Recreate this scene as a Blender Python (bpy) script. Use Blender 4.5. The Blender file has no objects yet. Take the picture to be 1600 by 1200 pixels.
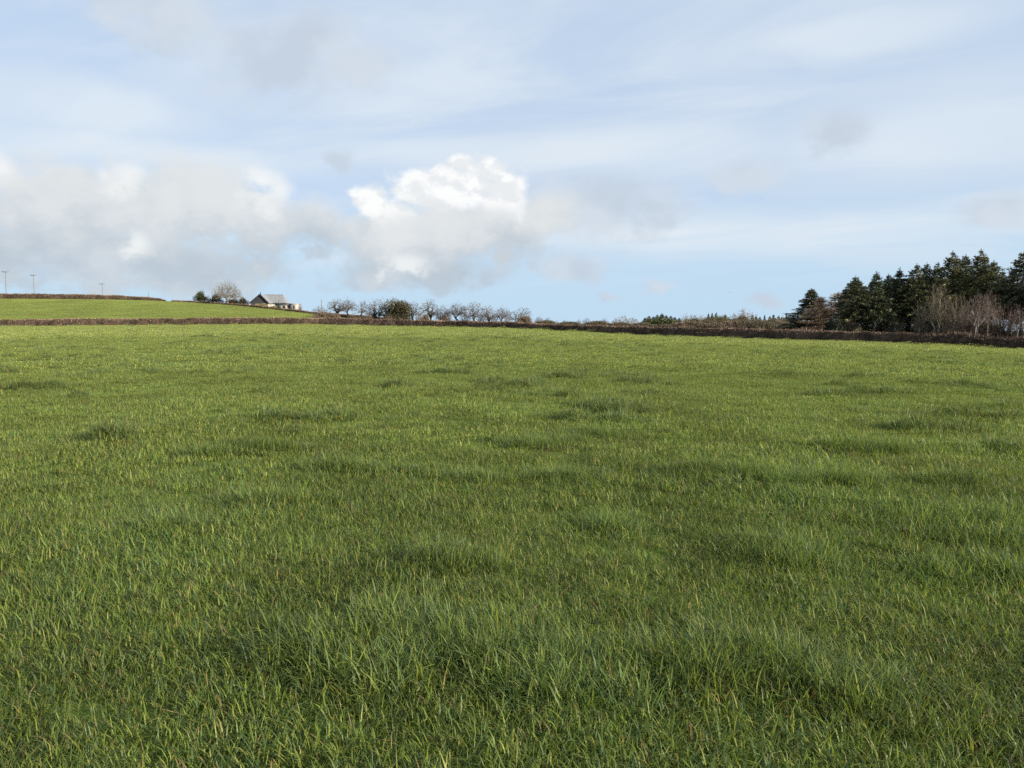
import bpy, math, random
import numpy as np
from mathutils import Vector, Matrix

R = math.radians
scene = bpy.context.scene
C = scene.collection

# ------------------------------------------------------------------ camera
EYE = 1.6
F = 1142.0                      # focal length in photo pixels (1600 wide)
HORIZON = 515.0                 # photo row of the true horizon
PITCH = math.atan((600 - HORIZON) / F)
cam_d = bpy.data.cameras.new('camera')
cam = bpy.data.objects.new('camera', cam_d)
C.objects.link(cam)
cam.location = (0, 0, EYE)
cam.rotation_euler = (math.pi / 2 - PITCH, 0, 0)
cam_d.sensor_width = 36
cam_d.lens = 36 * F / 1600
cam_d.clip_start = 0.05
cam_d.clip_end = 20000
scene.camera = cam

# ------------------------------------------------------------------ light
SUN_EL = R(19)
SUN_AZ = math.atan2(0.86, -0.51)            # clockwise from +Y
S = Vector((math.sin(SUN_AZ) * math.cos(SUN_EL), math.cos(SUN_AZ) * math.cos(SUN_EL), math.sin(SUN_EL)))
sun_d = bpy.data.lights.new('sun', 'SUN')
sun_d.energy = 5.0
sun_d.angle = R(0.6)
sun_d.color = (1.0, 0.9, 0.74)
sun = bpy.data.objects.new('sun', sun_d)
C.objects.link(sun)
sun.rotation_euler = (-S).to_track_quat('-Z', 'Y').to_euler()
scene.view_settings.view_transform = 'Standard'
scene.view_settings.look = 'None'
EXPO = 0.9
scene.view_settings.exposure = EXPO
scene.view_settings.gamma = 1.0
scene.view_settings.use_curve_mapping = False
scene.cycles.use_denoising = False
scene.cycles.max_bounces = 4
scene.cycles.diffuse_bounces = 3
scene.cycles.transparent_max_bounces = 4


def ray(px, py):
    """direction through a photo pixel, scaled so that its depth (y) is 1"""
    u = (px - 800) / F
    v = (600 - py) / F
    y = math.cos(PITCH) + v * math.sin(PITCH)
    z = v * math.cos(PITCH) - math.sin(PITCH)
    return u / y, z / y


def azel(px, py):
    x, z = ray(px, py)
    return math.degrees(math.atan(x)), math.degrees(math.atan2(z, math.hypot(x, 1)))


# ------------------------------------------------------------------ world: sky, veil and cumulus by direction
world = bpy.data.worlds.new('World')
scene.world = world
world.use_nodes = True
world.cycles.sampling_method = 'NONE'
WT = world.node_tree
WT.nodes.clear()


class G:
    """small helper for building math node chains"""
    def __init__(self, tree):
        self.t = tree

    def n(self, kind, **kw):
        nd = self.t.nodes.new(kind)
        for k, v in kw.items():
            setattr(nd, k, v)
        return nd

    def put(self, sock, v):
        if hasattr(v, 'is_output'):
            self.t.links.new(v, sock)
        elif v is not None:
            sock.default_value = v

    def m(self, op, a, b=None, c=None, clamp=False):
        nd = self.n('ShaderNodeMath', operation=op, use_clamp=clamp)
        for i, v in enumerate((a, b, c)):
            self.put(nd.inputs[i], v)
        return nd.outputs[0]

    def vm(self, op, a, b=None):
        nd = self.n('ShaderNodeVectorMath', operation=op)
        self.put(nd.inputs[0], a)
        if op == 'SCALE':
            self.put(nd.inputs[3], b)
        elif b is not None:
            self.put(nd.inputs[1], b)
        return nd.outputs[0]

    def ss(self, x, lo, hi, a=0.0, b=1.0):
        nd = self.n('ShaderNodeMapRange', interpolation_type='SMOOTHSTEP')
        for i, v in enumerate((x, lo, hi, a, b)):
            self.put(nd.inputs[i], v)
        return nd.outputs[0]

    def noise(self, vec, scale, detail=4, rough=0.55, dist=0.0):
        nd = self.n('ShaderNodeTexNoise')
        self.put(nd.inputs['Vector'], vec)
        nd.inputs['Scale'].default_value = scale
        nd.inputs['Detail'].default_value = detail
        nd.inputs['Roughness'].default_value = rough
        nd.inputs['Distortion'].default_value = dist
        return nd.outputs['Fac']

    def mix(self, f, a, b, mode='MIX'):
        nd = self.n('ShaderNodeMix', data_type='RGBA', blend_type=mode)
        self.put(nd.inputs[0], f)
        self.put(nd.inputs[6], a)
        self.put(nd.inputs[7], b)
        return nd.outputs[2]

    def comb(self, x, y, z):
        nd = self.n('ShaderNodeCombineXYZ')
        for i, v in enumerate((x, y, z)):
            self.put(nd.inputs[i], v)
        return nd.outputs[0]


g = G(WT)
SKY_K = 0.10
sky = g.n('ShaderNodeTexSky', sky_type='NISHITA', sun_disc=False, sun_elevation=SUN_EL, sun_rotation=SUN_AZ,
          altitude=60, air_density=1.0, dust_density=0.35, ozone_density=2.2)
tc = g.n('ShaderNodeTexCoord')
D = g.vm('NORMALIZE', tc.outputs['Generated'])
sep = g.n('ShaderNodeSeparateXYZ')
g.put(sep.inputs[0], D)
dx, dy, dz = sep.outputs
AZ = g.m('DEGREES', g.m('ARCTAN2', dx, dy))
EL = g.m('DEGREES', g.m('ARCSINE', dz))
# flattened coordinates on a high cloud sheet
zz = g.m('ADD', g.m('MAXIMUM', dz, 0.0), 0.12)
PX = g.m('DIVIDE', dx, zz)
PY = g.m('DIVIDE', dy, zz)
sheet = g.comb(PX, PY, 0.0)


def c10(r, gg, b):
    """linear radiance given as sRGB 0-255, brought to the sky's scale"""
    f = lambda v: ((v / 255 + 0.055) / 1.055) ** 2.4 if v > 10 else v / 255 / 12.92
    k = SKY_K * 2 ** EXPO
    return (f(r) / k, f(gg) / k, f(b) / k, 1)


def warped(wx, wy):
    return g.comb(g.m('ADD', AZ, wx), g.m('ADD', EL, wy), 0.0)


def blobs(lst, P, k=0.12):
    """union of ellipses given in photo pixels (x, y, half width, half height): 1 at a centre, 0 at the rim, negative outside"""
    out = None
    for (x, y, w, h) in lst:
        a, e = azel(x, y)
        a2, _ = azel(x + w, y)
        _, e2 = azel(x, y - h)
        ax, ay = abs(a2 - a), abs(e2 - e)
        mv = g.n('ShaderNodeVectorMath', operation='MULTIPLY_ADD')
        g.put(mv.inputs[0], P)
        mv.inputs[1].default_value = (1 / ax, 1 / ay, 0)
        mv.inputs[2].default_value = (-a / ax, -e / ay, 0)
        ln = g.n('ShaderNodeVectorMath', operation='LENGTH')
        g.put(ln.inputs[0], mv.outputs[0])
        q = ln.outputs['Value']
        out = q if out is None else (g.m('SMOOTH_MIN', out, q, k) if k else g.m('MINIMUM', out, q))
    return g.m('SUBTRACT', 1.0, out)


Dst = g.vm('MULTIPLY', D, (1.0, 1.0, 1.35))
n_fine = g.noise(Dst, 22.0, 6, 0.58)
n_mid = g.noise(Dst, 9.0, 5, 0.55)
n_big = g.noise(Dst, 4.0, 3, 0.5)
nf = g.m('SUBTRACT', n_fine, 0.5)
nm = g.m('SUBTRACT', n_mid, 0.5)
nb = g.m('SUBTRACT', n_big, 0.5)
warp = g.m('ADD', g.m('MULTIPLY', nm, 9.0), g.m('MULTIPLY', nf, 3.0))
warp2 = g.m('ADD', g.m('MULTIPLY', nb, 8.0), g.m('MULTIPLY', nm, 4.0))

# base sky, paler towards the low air
col = g.mix(0.86, sky.outputs[0], c10(196, 215, 239))
low = g.ss(EL, 0.5, 12.0, 0.75, 0.0)
col = g.mix(low, col, c10(188, 220, 243))

# cirrus veil: long soft streaks on the high sheet
rot = g.n('ShaderNodeVectorRotate', rotation_type='Z_AXIS')
rot.inputs['Angle'].default_value = R(24)
g.put(rot.inputs['Vector'], sheet)
st = g.vm('MULTIPLY', rot.outputs[0], (0.4, 1.0, 1.0))
v1 = g.noise(st, 1.6, 6, 0.55, 0.6)
v2 = g.noise(sheet, 0.7, 2, 0.5, 0.3)
veil = g.m('MULTIPLY', g.ss(v1, 0.33, 0.66), g.ss(v2, 0.28, 0.62, 0.4, 1.0))
vb = blobs([(1480, 200, 480, 120), (980, 235, 380, 64), (1150, 365, 620, 56), (90, 170, 330, 60), (200, 235, 420, 40), (1350, 50, 320, 60)],
           warped(warp2, g.m('MULTIPLY', warp2, 0.35)))
veil2 = g.ss(vb, -0.35, 0.85, 0.0, 0.85)
veil = g.m('MAXIMUM', g.m('MULTIPLY', veil, 0.72), g.m('MULTIPLY', veil2, g.m('ADD', g.m('MULTIPLY', veil, 0.6), 0.55)))
veil = g.m('MULTIPLY', veil, g.ss(EL, 2.5, 7.5))
col = g.mix(veil, col, c10(229, 238, 245))

wx = g.m('MULTIPLY', warp, 0.55)
wy = g.m('MULTIPLY', g.m('ADD', g.m('MULTIPLY', nf, 3.0), g.m('MULTIPLY', nb, 3.0)), 0.8)
W1 = warped(wx, wy)
W2 = warped(g.m('MULTIPLY', wx, 0.5), g.m('MULTIPLY', wy, 0.5))

# soft thin grey wisps
b3 = blobs([(425, 80, 150, 100), (560, 100, 80, 40), (260, 30, 130, 80), (470, 50, 110, 70), (1305, 205, 75, 45), (1180, 275, 70, 40), (930, 325, 160, 66), (1570, 330, 80, 40),
            (1030, 450, 38, 14), (1185, 465, 44, 18), (945, 468, 32, 12), (900, 425, 70, 28), (525, 245, 34, 24), (1010, 330, 90, 30)], W1)
d3 = g.m('ADD', b3, g.m('ADD', g.m('MULTIPLY', nf, 1.3), g.m('MULTIPLY', nm, 1.0)))
a3 = g.ss(d3, -0.15, 0.75, 0.0, 0.86)
col = g.mix(a3, col, g.mix(g.ss(n_mid, 0.4, 0.62), c10(197, 209, 223), c10(211, 221, 232)))

# the broad hazy grey bank over the hill
b6 = blobs([(90, 335, 140, 85), (290, 325, 180, 95), (180, 405, 310, 62), (400, 350, 90, 80), (20, 400, 150, 62), (480, 350, 70, 60), (110, 295, 80, 44), (290, 290, 80, 46)], W1)
d6 = g.m('ADD', b6, g.m('ADD', g.m('MULTIPLY', nf, 1.5), g.m('MULTIPLY', nm, 1.0)))
tone = g.m('ADD', g.m('MULTIPLY', g.ss(EL, 3.0, 11.0), 0.75), g.m('ADD', g.m('MULTIPLY', nm, 1.5), g.m('ADD', g.m('MULTIPLY', nb, 1.0), g.m('MULTIPLY', nf, 0.9))))
grey = g.mix(g.ss(tone, -0.1, 0.85), c10(187, 199, 210), c10(226, 230, 232))
b7 = blobs([(200, 276, 34, 26), (165, 284, 28, 18), (404, 284, 28, 26), (428, 306, 26, 40), (8, 270, 30, 32), (14, 328, 20, 8)], W2)
a7 = g.ss(g.m('ADD', b7, g.m('ADD', g.m('MULTIPLY', nf, 1.9), g.m('MULTIPLY', nm, 0.6))), -0.3, 0.8, 0.0, 0.9)
col = g.mix(a7, col, c10(248, 250, 250))
col = g.mix(g.ss(d6, -0.08, 0.55, 0.0, 0.95), col, grey)

# the bright sunlit heap: crisp head, shaded body in front of and below it
b1 = blobs([(720, 295, 92, 48), (785, 312, 40, 50), (650, 290, 46, 36), (578, 314, 34, 34), (610, 335, 60, 34), (722, 254, 26, 18), (765, 268, 34, 26), (690, 268, 26, 18), (800, 290, 22, 22)], W2)
off = g.noise(g.vm('ADD', Dst, (0.012, -0.006, 0.010)), 22.0, 5, 0.58)
d1 = g.m('ADD', b1, g.m('ADD', g.m('MULTIPLY', nf, 2.1), g.m('MULTIPLY', nm, 0.6)))
a1 = g.ss(d1, -0.15, 0.48)
shade = g.ss(g.m('SUBTRACT', n_fine, off), -0.09, 0.10)
white = g.mix(shade, c10(234, 238, 241), c10(253, 254, 254))
col = g.mix(a1, col, white)
b2 = blobs([(640, 388, 155, 66), (740, 352, 110, 40), (565, 360, 60, 36), (805, 375, 80, 44), (650, 425, 150, 36), (860, 345, 70, 44)], W1)
d2 = g.m('ADD', b2, g.m('ADD', g.m('MULTIPLY', nf, 1.5), g.m('MULTIPLY', nm, 0.8)))
col = g.mix(g.ss(d2, -0.15, 0.6, 0.0, 0.96), col, grey)
# sun catching shoulders of the grey bodies
b5 = blobs([(222, 380, 24, 24), (200, 288, 32, 24), (416, 300, 30, 40), (640, 412, 44, 22), (812, 320, 14, 34)], W1)
a5 = g.ss(g.m('ADD', b5, g.m('ADD', g.m('MULTIPLY', nf, 2.2), g.m('MULTIPLY', nm, 0.8))), -0.3, 1.0, 0.0, 0.85)
col = g.mix(a5, col, c10(243, 246, 246))
# low grey bank under the clouds at the hill side
b4 = blobs([(160, 425, 340, 38), (640, 442, 170, 20)], W1)
a4 = g.ss(g.m('ADD', b4, g.m('MULTIPLY', nm, 0.6)), -0.1, 0.8, 0.0, 0.6)
col = g.mix(a4, col, g.mix(g.ss(n_mid, 0.42, 0.6), c10(189, 204, 218), c10(208, 219, 228)))

# the same broken cloud goes on round the rest of the sky
side = g.ss(g.m('ABSOLUTE', AZ), 42.0, 60.0)
band = g.m('MULTIPLY', g.ss(EL, 1.0, 6.0), g.ss(EL, 16.0, 30.0, 1.0, 0.25))
dens = g.m('ADD', g.m('MULTIPLY', nb, 1.5), g.m('ADD', g.m('MULTIPLY', nm, 0.8), g.m('MULTIPLY', nf, 0.5)))
aw = g.m('MULTIPLY', g.m('MULTIPLY', g.ss(dens, 0.02, 0.22, 0.0, 0.9), band), side)
col = g.mix(aw, col, g.mix(g.ss(dens, 0.05, 0.35), c10(240, 243, 246), c10(206, 211, 218)))

bg = g.n('ShaderNodeBackground')
bg.inputs['Strength'].default_value = SKY_K
g.put(bg.inputs['Color'], col)
wo = g.n('ShaderNodeOutputWorld')
WT.links.new(bg.outputs[0], wo.inputs[0])


# ================================================================== numeric helpers
rng = np.random.default_rng(11)
random.seed(11)


def _hash(ix, iy, seed):
    h = (ix.astype(np.int64) * 374761393 + iy.astype(np.int64) * 668265263 + seed * 1442695041) & 0xFFFFFFFF
    h = ((h ^ (h >> 13)) * 1274126177) & 0xFFFFFFFF
    h = h ^ (h >> 16)
    return (h & 0xFFFF) / 65535.0


def vnoise(x, y, seed=0):
    x = np.asarray(x, float)
    y = np.asarray(y, float)
    ix = np.floor(x)
    iy = np.floor(y)
    fx = x - ix
    fy = y - iy
    fx = fx * fx * (3 - 2 * fx)
    fy = fy * fy * (3 - 2 * fy)
    a = _hash(ix, iy, seed)
    b = _hash(ix + 1, iy, seed)
    c = _hash(ix, iy + 1, seed)
    d = _hash(ix + 1, iy + 1, seed)
    return (a * (1 - fx) + b * fx) * (1 - fy) + (c * (1 - fx) + d * fx) * fy


def fbm(x, y, seed=0, oct=4):
    s = 0
    a = 0.5
    for o in range(oct):
        s = s + a * vnoise(np.asarray(x) * 2 ** o, np.asarray(y) * 2 ** o, seed + o * 17)
        a *= 0.5
    return s / (1 - 0.5 ** oct)


def mesh_np(name, V, F, col=None, smooth=False):
    """V (n,3); F a list of integer arrays (m,k); col per-vertex rgb"""
    me = bpy.data.meshes.new(name)
    if not isinstance(F, (list, tuple)):
        F = [F]
    F = [f for f in F if len(f)]
    V = np.asarray(V, np.float32)
    me.vertices.add(len(V))
    me.vertices.foreach_set('co', V.ravel())
    idx = np.concatenate([f.ravel() for f in F]).astype(np.int32)
    tot = np.concatenate([np.full(len(f), f.shape[1], np.int32) for f in F])
    start = np.concatenate([[0], np.cumsum(tot)[:-1]]).astype(np.int32)
    me.loops.add(len(idx))
    me.loops.foreach_set('vertex_index', idx)
    me.polygons.add(len(tot))
    me.polygons.foreach_set('loop_start', start)
    me.update(calc_edges=True)
    if smooth:
        me.polygons.foreach_set('use_smooth', np.ones(len(tot), bool))
    if col is not None:
        at = me.attributes.new('col', 'FLOAT_COLOR', 'POINT')
        c4 = np.ones((len(V), 4), np.float32)
        c4[:, :3] = col
        at.data.foreach_set('color', c4.ravel())
    me.validate(verbose=False)
    return me


class MB:
    """mesh builder: collects pieces with vertex colours"""
    def __init__(self):
        self.V, self.F, self.C, self.n = [], {}, [], 0

    def add(self, V, F, col):
        V = np.asarray(V, float).reshape(-1, 3)
        self.V.append(V)
        for f in (F if isinstance(F, list) else [F]):
            f = np.asarray(f)
            if len(f):
                self.F.setdefault(f.shape[1], []).append(f + self.n)
        col = np.asarray(col, float)
        if col.ndim == 1:
            col = np.tile(col, (len(V), 1))
        self.C.append(col)
        self.n += len(V)

    def box(self, lo, hi, col):
        x0, y0, z0 = lo
        x1, y1, z1 = hi
        V = [(x0, y0, z0), (x1, y0, z0), (x1, y1, z0), (x0, y1, z0), (x0, y0, z1), (x1, y0, z1), (x1, y1, z1), (x0, y1, z1)]
        self.add(V, np.array([(0, 3, 2, 1), (4, 5, 6, 7), (0, 1, 5, 4), (1, 2, 6, 5), (2, 3, 7, 6), (3, 0, 4, 7)]), col)

    def poly(self, pts, col):
        self.add(pts, np.array([list(range(len(pts)))]), col)

    def tubes(self, P0, P1, R0, R1, n, col):
        P0, P1 = np.asarray(P0, float), np.asarray(P1, float)
        R0, R1 = np.asarray(R0, float), np.asarray(R1, float)
        d = P1 - P0
        d /= np.maximum(np.linalg.norm(d, axis=1, keepdims=True), 1e-9)
        ref = np.where(np.abs(d[:, 2:3]) > 0.9, np.array([[1.0, 0, 0]]), np.array([[0, 0, 1.0]]))
        a = np.cross(d, ref)
        a /= np.linalg.norm(a, axis=1, keepdims=True)
        b = np.cross(d, a)
        m = len(P0)
        V = np.zeros((m, 2 * n, 3))
        for k in range(n):
            t = 2 * math.pi * k / n
            o = a * math.cos(t) + b * math.sin(t)
            V[:, k] = P0 + o * R0[:, None]
            V[:, n + k] = P1 + o * R1[:, None]
        base = (np.arange(m) * 2 * n)[:, None]
        Fs = [base + np.array([[k, (k + 1) % n, n + (k + 1) % n, n + k]]) for k in range(n)]
        col = np.asarray(col, float)
        if col.ndim == 2:
            col = np.repeat(col, 2 * n, axis=0)
        self.add(V.reshape(-1, 3), np.concatenate(Fs), col)

    def tris(self, A, B, Cc, col):
        m = len(A)
        V = np.stack([A, B, Cc], 1).reshape(-1, 3)
        col = np.asarray(col, float)
        if col.ndim == 2:
            col = np.repeat(col, 3, axis=0)
        self.add(V, np.arange(3 * m).reshape(m, 3), col)

    def build(self, name, mat, smooth=False):
        me = mesh_np(name, np.concatenate(self.V), [np.concatenate(v) for v in self.F.values()], np.concatenate(self.C), smooth)
        me.materials.append(mat)
        return me


def obj(name, me, parent=None, loc=None):
    o = bpy.data.objects.new(name, me)
    C.objects.link(o)
    if parent:
        o.parent = parent
    if loc is not None:
        o.location = loc
    return o


def tag(o, label=None, cat=None, group=None, kind=None):
    if label:
        o['label'] = label
    if cat:
        o['category'] = cat
    if group:
        o['group'] = group
    if kind:
        o['kind'] = kind
    return o


# ================================================================== materials
def mat_col(name, rough=0.8, transl=0.0, var=0.25, vscale=0.6, spec=0.2, tint=None, bump=0.0, bscale=20):
    """vertex colour varied by world-space noise; leaves let some light through"""
    m = bpy.data.materials.new(name)
    m.use_nodes = True
    t = m.node_tree
    t.nodes.clear()
    q = G(t)
    at = q.n('ShaderNodeAttribute', attribute_name='col')
    geo = q.n('ShaderNodeNewGeometry')
    nz = q.noise(geo.outputs['Position'], vscale, 4, 0.6)
    f = q.ss(nz, 0.3, 0.7, 1 - var, 1 + var)
    c = q.vm('SCALE', at.outputs['Color'], f)
    if tint:
        n2 = q.noise(geo.outputs['Position'], tint[0], 3, 0.6)
        c = q.mix(q.ss(n2, 0.45, 0.7, 0.0, tint[2]), c, q.vm('MULTIPLY', c, tint[1]))
    p = q.n('ShaderNodeBsdfPrincipled')
    p.inputs['Roughness'].default_value = rough
    p.inputs['Specular IOR Level'].default_value = spec
    q.put(p.inputs['Base Color'], c)
    if bump:
        bp = q.n('ShaderNodeBump')
        bp.inputs['Strength'].default_value = bump
        bp.inputs['Distance'].default_value = 0.02
        q.put(bp.inputs['Height'], q.noise(geo.outputs['Position'], bscale, 5, 0.6))
        t.links.new(bp.outputs[0], p.inputs['Normal'])
    out = q.n('ShaderNodeOutputMaterial')
    if transl:
        tr = q.n('ShaderNodeBsdfTranslucent')
        q.put(tr.inputs['Color'], q.vm('MULTIPLY', c, (1.15, 1.2, 0.7)))
        mx = q.n('ShaderNodeMixShader')
        mx.inputs[0].default_value = transl
        t.links.new(p.outputs[0], mx.inputs[1])
        t.links.new(tr.outputs[0], mx.inputs[2])
        t.links.new(mx.outputs[0], out.inputs[0])
    else:
        t.links.new(p.outputs[0], out.inputs[0])
    return m


def mat_ground(name, cols, scales=(0.15, 1.2, 9.0), bump=0.3):
    m = bpy.data.materials.new(name)
    m.use_nodes = True
    t = m.node_tree
    t.nodes.clear()
    q = G(t)
    geo = q.n('ShaderNodeNewGeometry')
    P = geo.outputs['Position']
    c = q.mix(q.ss(q.noise(P, scales[0], 4, 0.6), 0.35, 0.65), (*cols[0], 1), (*cols[1], 1))
    c = q.mix(q.ss(q.noise(P, scales[1], 5, 0.65), 0.42, 0.68), c, (*cols[2], 1))
    n3 = q.noise(P, scales[2], 5, 0.7)
    c = q.vm('SCALE', c, q.ss(n3, 0.25, 0.75, 0.6, 1.4))
    p = q.n('ShaderNodeBsdfPrincipled')
    p.inputs['Roughness'].default_value = 0.95
    p.inputs['Specular IOR Level'].default_value = 0.1
    q.put(p.inputs['Base Color'], c)
    bp = q.n('ShaderNodeBump')
    bp.inputs['Strength'].default_value = bump
    bp.inputs['Distance'].default_value = 0.1
    q.put(bp.inputs['Height'], n3)
    t.links.new(bp.outputs[0], p.inputs['Normal'])
    out = q.n('ShaderNodeOutputMaterial')
    t.links.new(p.outputs[0], out.inputs[0])
    return m


M_GRASS = mat_col('grass_blades', 0.48, 0.40, 0.20, 0.5, 0.25, tint=(0.5, (0.82, 0.92, 1.05), 0.5))
M_CROP = mat_col('crop_blades', 0.5, 0.35, 0.15, 0.08, 0.2)
M_SOIL = mat_ground('pasture_turf', [(0.085, 0.130, 0.022), (0.105, 0.150, 0.026), (0.095, 0.095, 0.035)], (0.2, 1.5, 14.0))
M_HILL = mat_ground('hillside_turf', [(0.14, 0.19, 0.04), (0.16, 0.205, 0.045), (0.14, 0.165, 0.045)], (0.03, 0.3, 2.0))
M_LAND = mat_ground('rough_land', [(0.10, 0.11, 0.035), (0.15, 0.12, 0.05), (0.07, 0.09, 0.03)], (0.03, 0.2, 2.0))
M_BARK = mat_col('bark', 0.9, 0.0, 0.3, 3.0, 0.1, bump=0.5)
M_TWIG = mat_col('twigs', 0.85, 0.0, 0.25, 0.8, 0.15)
M_NEEDLE = mat_col('needles', 0.6, 0.12, 0.35, 0.5, 0.25)
M_LEAF = mat_col('evergreen_leaves', 0.5, 0.15, 0.35, 0.7, 0.3)
M_HEDGE = mat_col('hedge_twigs', 0.85, 0.08, 0.35, 0.35, 0.15)
M_WALL = mat_col('render_wall', 0.85, 0.0, 0.12, 0.7, 0.2, bump=0.2)
M_SLATE = mat_col('slate', 0.45, 0.0, 0.2, 2.5, 0.4, bump=0.3, bscale=8)
M_WOOD = mat_col('weathered_timber', 0.8, 0.0, 0.25, 2.0, 0.2, bump=0.3)
M_GLASS = mat_col('window_glass', 0.08, 0.0, 0.05, 1.0, 0.6)
M_FEATHER = mat_col('feathers', 0.7, 0.0, 0.1, 5.0, 0.2)

# ================================================================== terrain
# columns: photo column, depth and photo row of the field's far edge, depth and photo row of the next rise
COLS = [(-500, 160, 514, 250, 466), (0, 170, 511, 255, 467), (150, 170, 510, 253, 468), (250, 170, 509, 250, 470), (300, 169, 509, 247, 473),
        (350, 168, 508.5, 242, 476.5), (400, 167, 508, 234, 481), (450, 166, 508, 224, 487), (490, 165, 508.5, 214, 492),
        (560, 163, 510, 204, 498), (620, 161, 511, 200, 503), (720, 156, 512.5, 200, 509), (800, 150, 514.5, 205, 513),
        (900, 138, 520, 200, 517), (1000, 126, 525, 190, 520), (1100, 118, 528.5, 180, 522), (1200, 112, 532, 170, 524),
        (1300, 106, 534.5, 160, 526), (1400, 100, 538, 150, 528), (1500, 95, 543, 145, 529), (1600, 90, 548, 140, 530), (1900, 78, 560, 130, 532), (2300, 62, 580, 115, 536)]


def col_geom():
    az, r1, z1, r2, z2 = [], [], [], [], []
    for px, d1, p1, d2, p2 in COLS:
        x, zr = ray(px, p1)
        az.append(math.atan(x))
        r1.append(d1 * math.hypot(x, 1))
        z1.append(EYE + d1 * zr)
        x2, zr2 = ray(px, p2)
        r2.append(d2 * math.hypot(x, 1))
        z2.append(EYE + d2 * zr2)
    az = [-math.pi * 1.001, R(-110)] + az + [R(110), math.pi * 1.001]
    r1 = [120, 150] + r1 + [90, 120]
    z1 = [0, 0.5] + z1 + [-0.5, 0]
    r2 = [200, 230] + r2 + [150, 200]
    z2 = [0, 3] + z2 + [0, 0]
    return [np.array(v, float) for v in (az, r1, z1, r2, z2)]


_az, _r1, _z1, _r2, _z2 = col_geom()
NA = 1440
TA = np.linspace(-math.pi, math.pi, NA + 1)


def _sm(v, s=5):
    k = np.exp(-0.5 * (np.arange(-3 * s, 3 * s + 1) / s) ** 2)
    k /= k.sum()
    return np.convolve(np.concatenate([v[-3 * s - 1:-1], v, v[1:3 * s + 1]]), k, 'valid')


T1, TZ1, T2, TZ2 = [_sm(np.interp(TA, _az, v)) for v in (_r1, _z1, _r2, _z2)]


def edge(az):
    return [np.interp(az, TA, v) for v in (T1, TZ1, T2, TZ2)]


def height(x, y, rough=True):
    x = np.asarray(x, float)
    y = np.asarray(y, float)
    az = np.arctan2(x, y)
    r = np.hypot(x, y)
    r1, z1, r2, z2 = edge(az)
    t = np.clip(r / r1, 0, 1)
    za = z1 * t ** 1.2
    t2 = np.clip((r - r1) / (r2 - r1), 0, 1)
    zb = z1 + (z2 - z1) * (t2 * 0.55 + 0.45 * t2 * t2 * (3 - 2 * t2))
    t3 = np.clip((r - r2) / 120, 0, 1)
    zc = z2 - 1.2 * t3 * t3
    t4 = np.clip((r - r2 - 120) / 2500, 0, 1)
    zd = zc - 14 * t4
    z = np.where(r <= r1, za, np.where(r <= r2, zb, zd))
    if rough:
        fade = np.clip(1 - r / (r1 * 0.98), 0, 1)
        z = z + (fbm(x / 3.2, y / 3.2, 3, 2) - 0.5) * 0.15 * np.minimum(1, fade * 4) * np.clip(r / 3, 0.2, 1) + (fbm(x / 14, y / 14, 9, 3) - 0.5) * 0.5 * np.minimum(1, fade * 3) * np.clip(r / 12, 0, 1)
    return z


def hz(x, y):
    return float(height(x, y))


def sheet_mesh(name, rows, mat, amask=None):
    """rows: list of radius arrays over TA; quads between successive rows"""
    n = len(rows)
    RR = np.stack(rows)
    X = RR * np.sin(TA)[None]
    Y = RR * np.cos(TA)[None]
    Z = height(X, Y)
    V = np.stack([X, Y, Z], -1).reshape(-1, 3)
    m = NA + 1
    ia = np.arange(NA)
    if amask is not None:
        ia = ia[amask]
    f = []
    for i in range(n - 1):
        f.append(np.stack([i * m + ia, i * m + ia + 1, (i + 1) * m + ia + 1, (i + 1) * m + ia], 1))
    Fq = np.concatenate(f)[:, ::-1]
    used = np.unique(Fq)
    remap = np.full(len(V), -1)
    remap[used] = np.arange(len(used))
    me = mesh_np(name, V[used], remap[Fq], None, True)
    me.materials.append(mat)
    return me


mid = 0.5 * (TA[1:] + TA[:-1])
AZ_HILL = math.atan((494 - 800) / F)
is_hill = (mid < AZ_HILL) & (mid > R(-75))
tt = (np.linspace(0, 1, 200)) ** 2
rows = [T1 * max(t, 0.0004) for t in tt]
pasture_me = sheet_mesh('pasture_field', rows, M_SOIL)
pasture_me.transform(Matrix.Translation((0, 0, -0.02)))
tag(obj('pasture_field', pasture_me), 'wide green pasture field sloping down to the hedge and wood', 'field', kind='structure')
rows = [T1 + (T2 - T1) * t for t in np.linspace(0, 1, 14)]
tag(obj('hillside_field', sheet_mesh('hillside_field', rows, M_HILL, is_hill)), 'bright green crop field rising to the skyline hedge', 'field', kind='structure')
tag(obj('rough_ground', sheet_mesh('rough_ground', rows, M_LAND, ~is_hill)), 'rough ground behind the clipped field hedge', 'ground', kind='structure')
rows = [T2 + d for d in (0, 10, 25, 50, 80, 120, 200, 350, 600, 1000, 1700, 3000, 6000, 12000)]
tag(obj('ground', sheet_mesh('ground', rows, M_LAND)), 'distant countryside beyond hedges and woods', 'ground', kind='structure')


# ================================================================== grass
def lerp(a, b, t):
    return a + (b - a) * t


GREENS = np.array([(0.132, 0.184, 0.028), (0.178, 0.232, 0.034), (0.225, 0.264, 0.044), (0.100, 0.152, 0.030), (0.285, 0.296, 0.064)])
BLUES = np.array([(0.090, 0.140, 0.050), (0.114, 0.166, 0.060), (0.076, 0.118, 0.040), (0.138, 0.188, 0.064), (0.16, 0.20, 0.056)])
DRY = np.array([(0.30, 0.22, 0.09), (0.22, 0.14, 0.06), (0.26, 0.23, 0.07), (0.19, 0.14, 0.065)])


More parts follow.
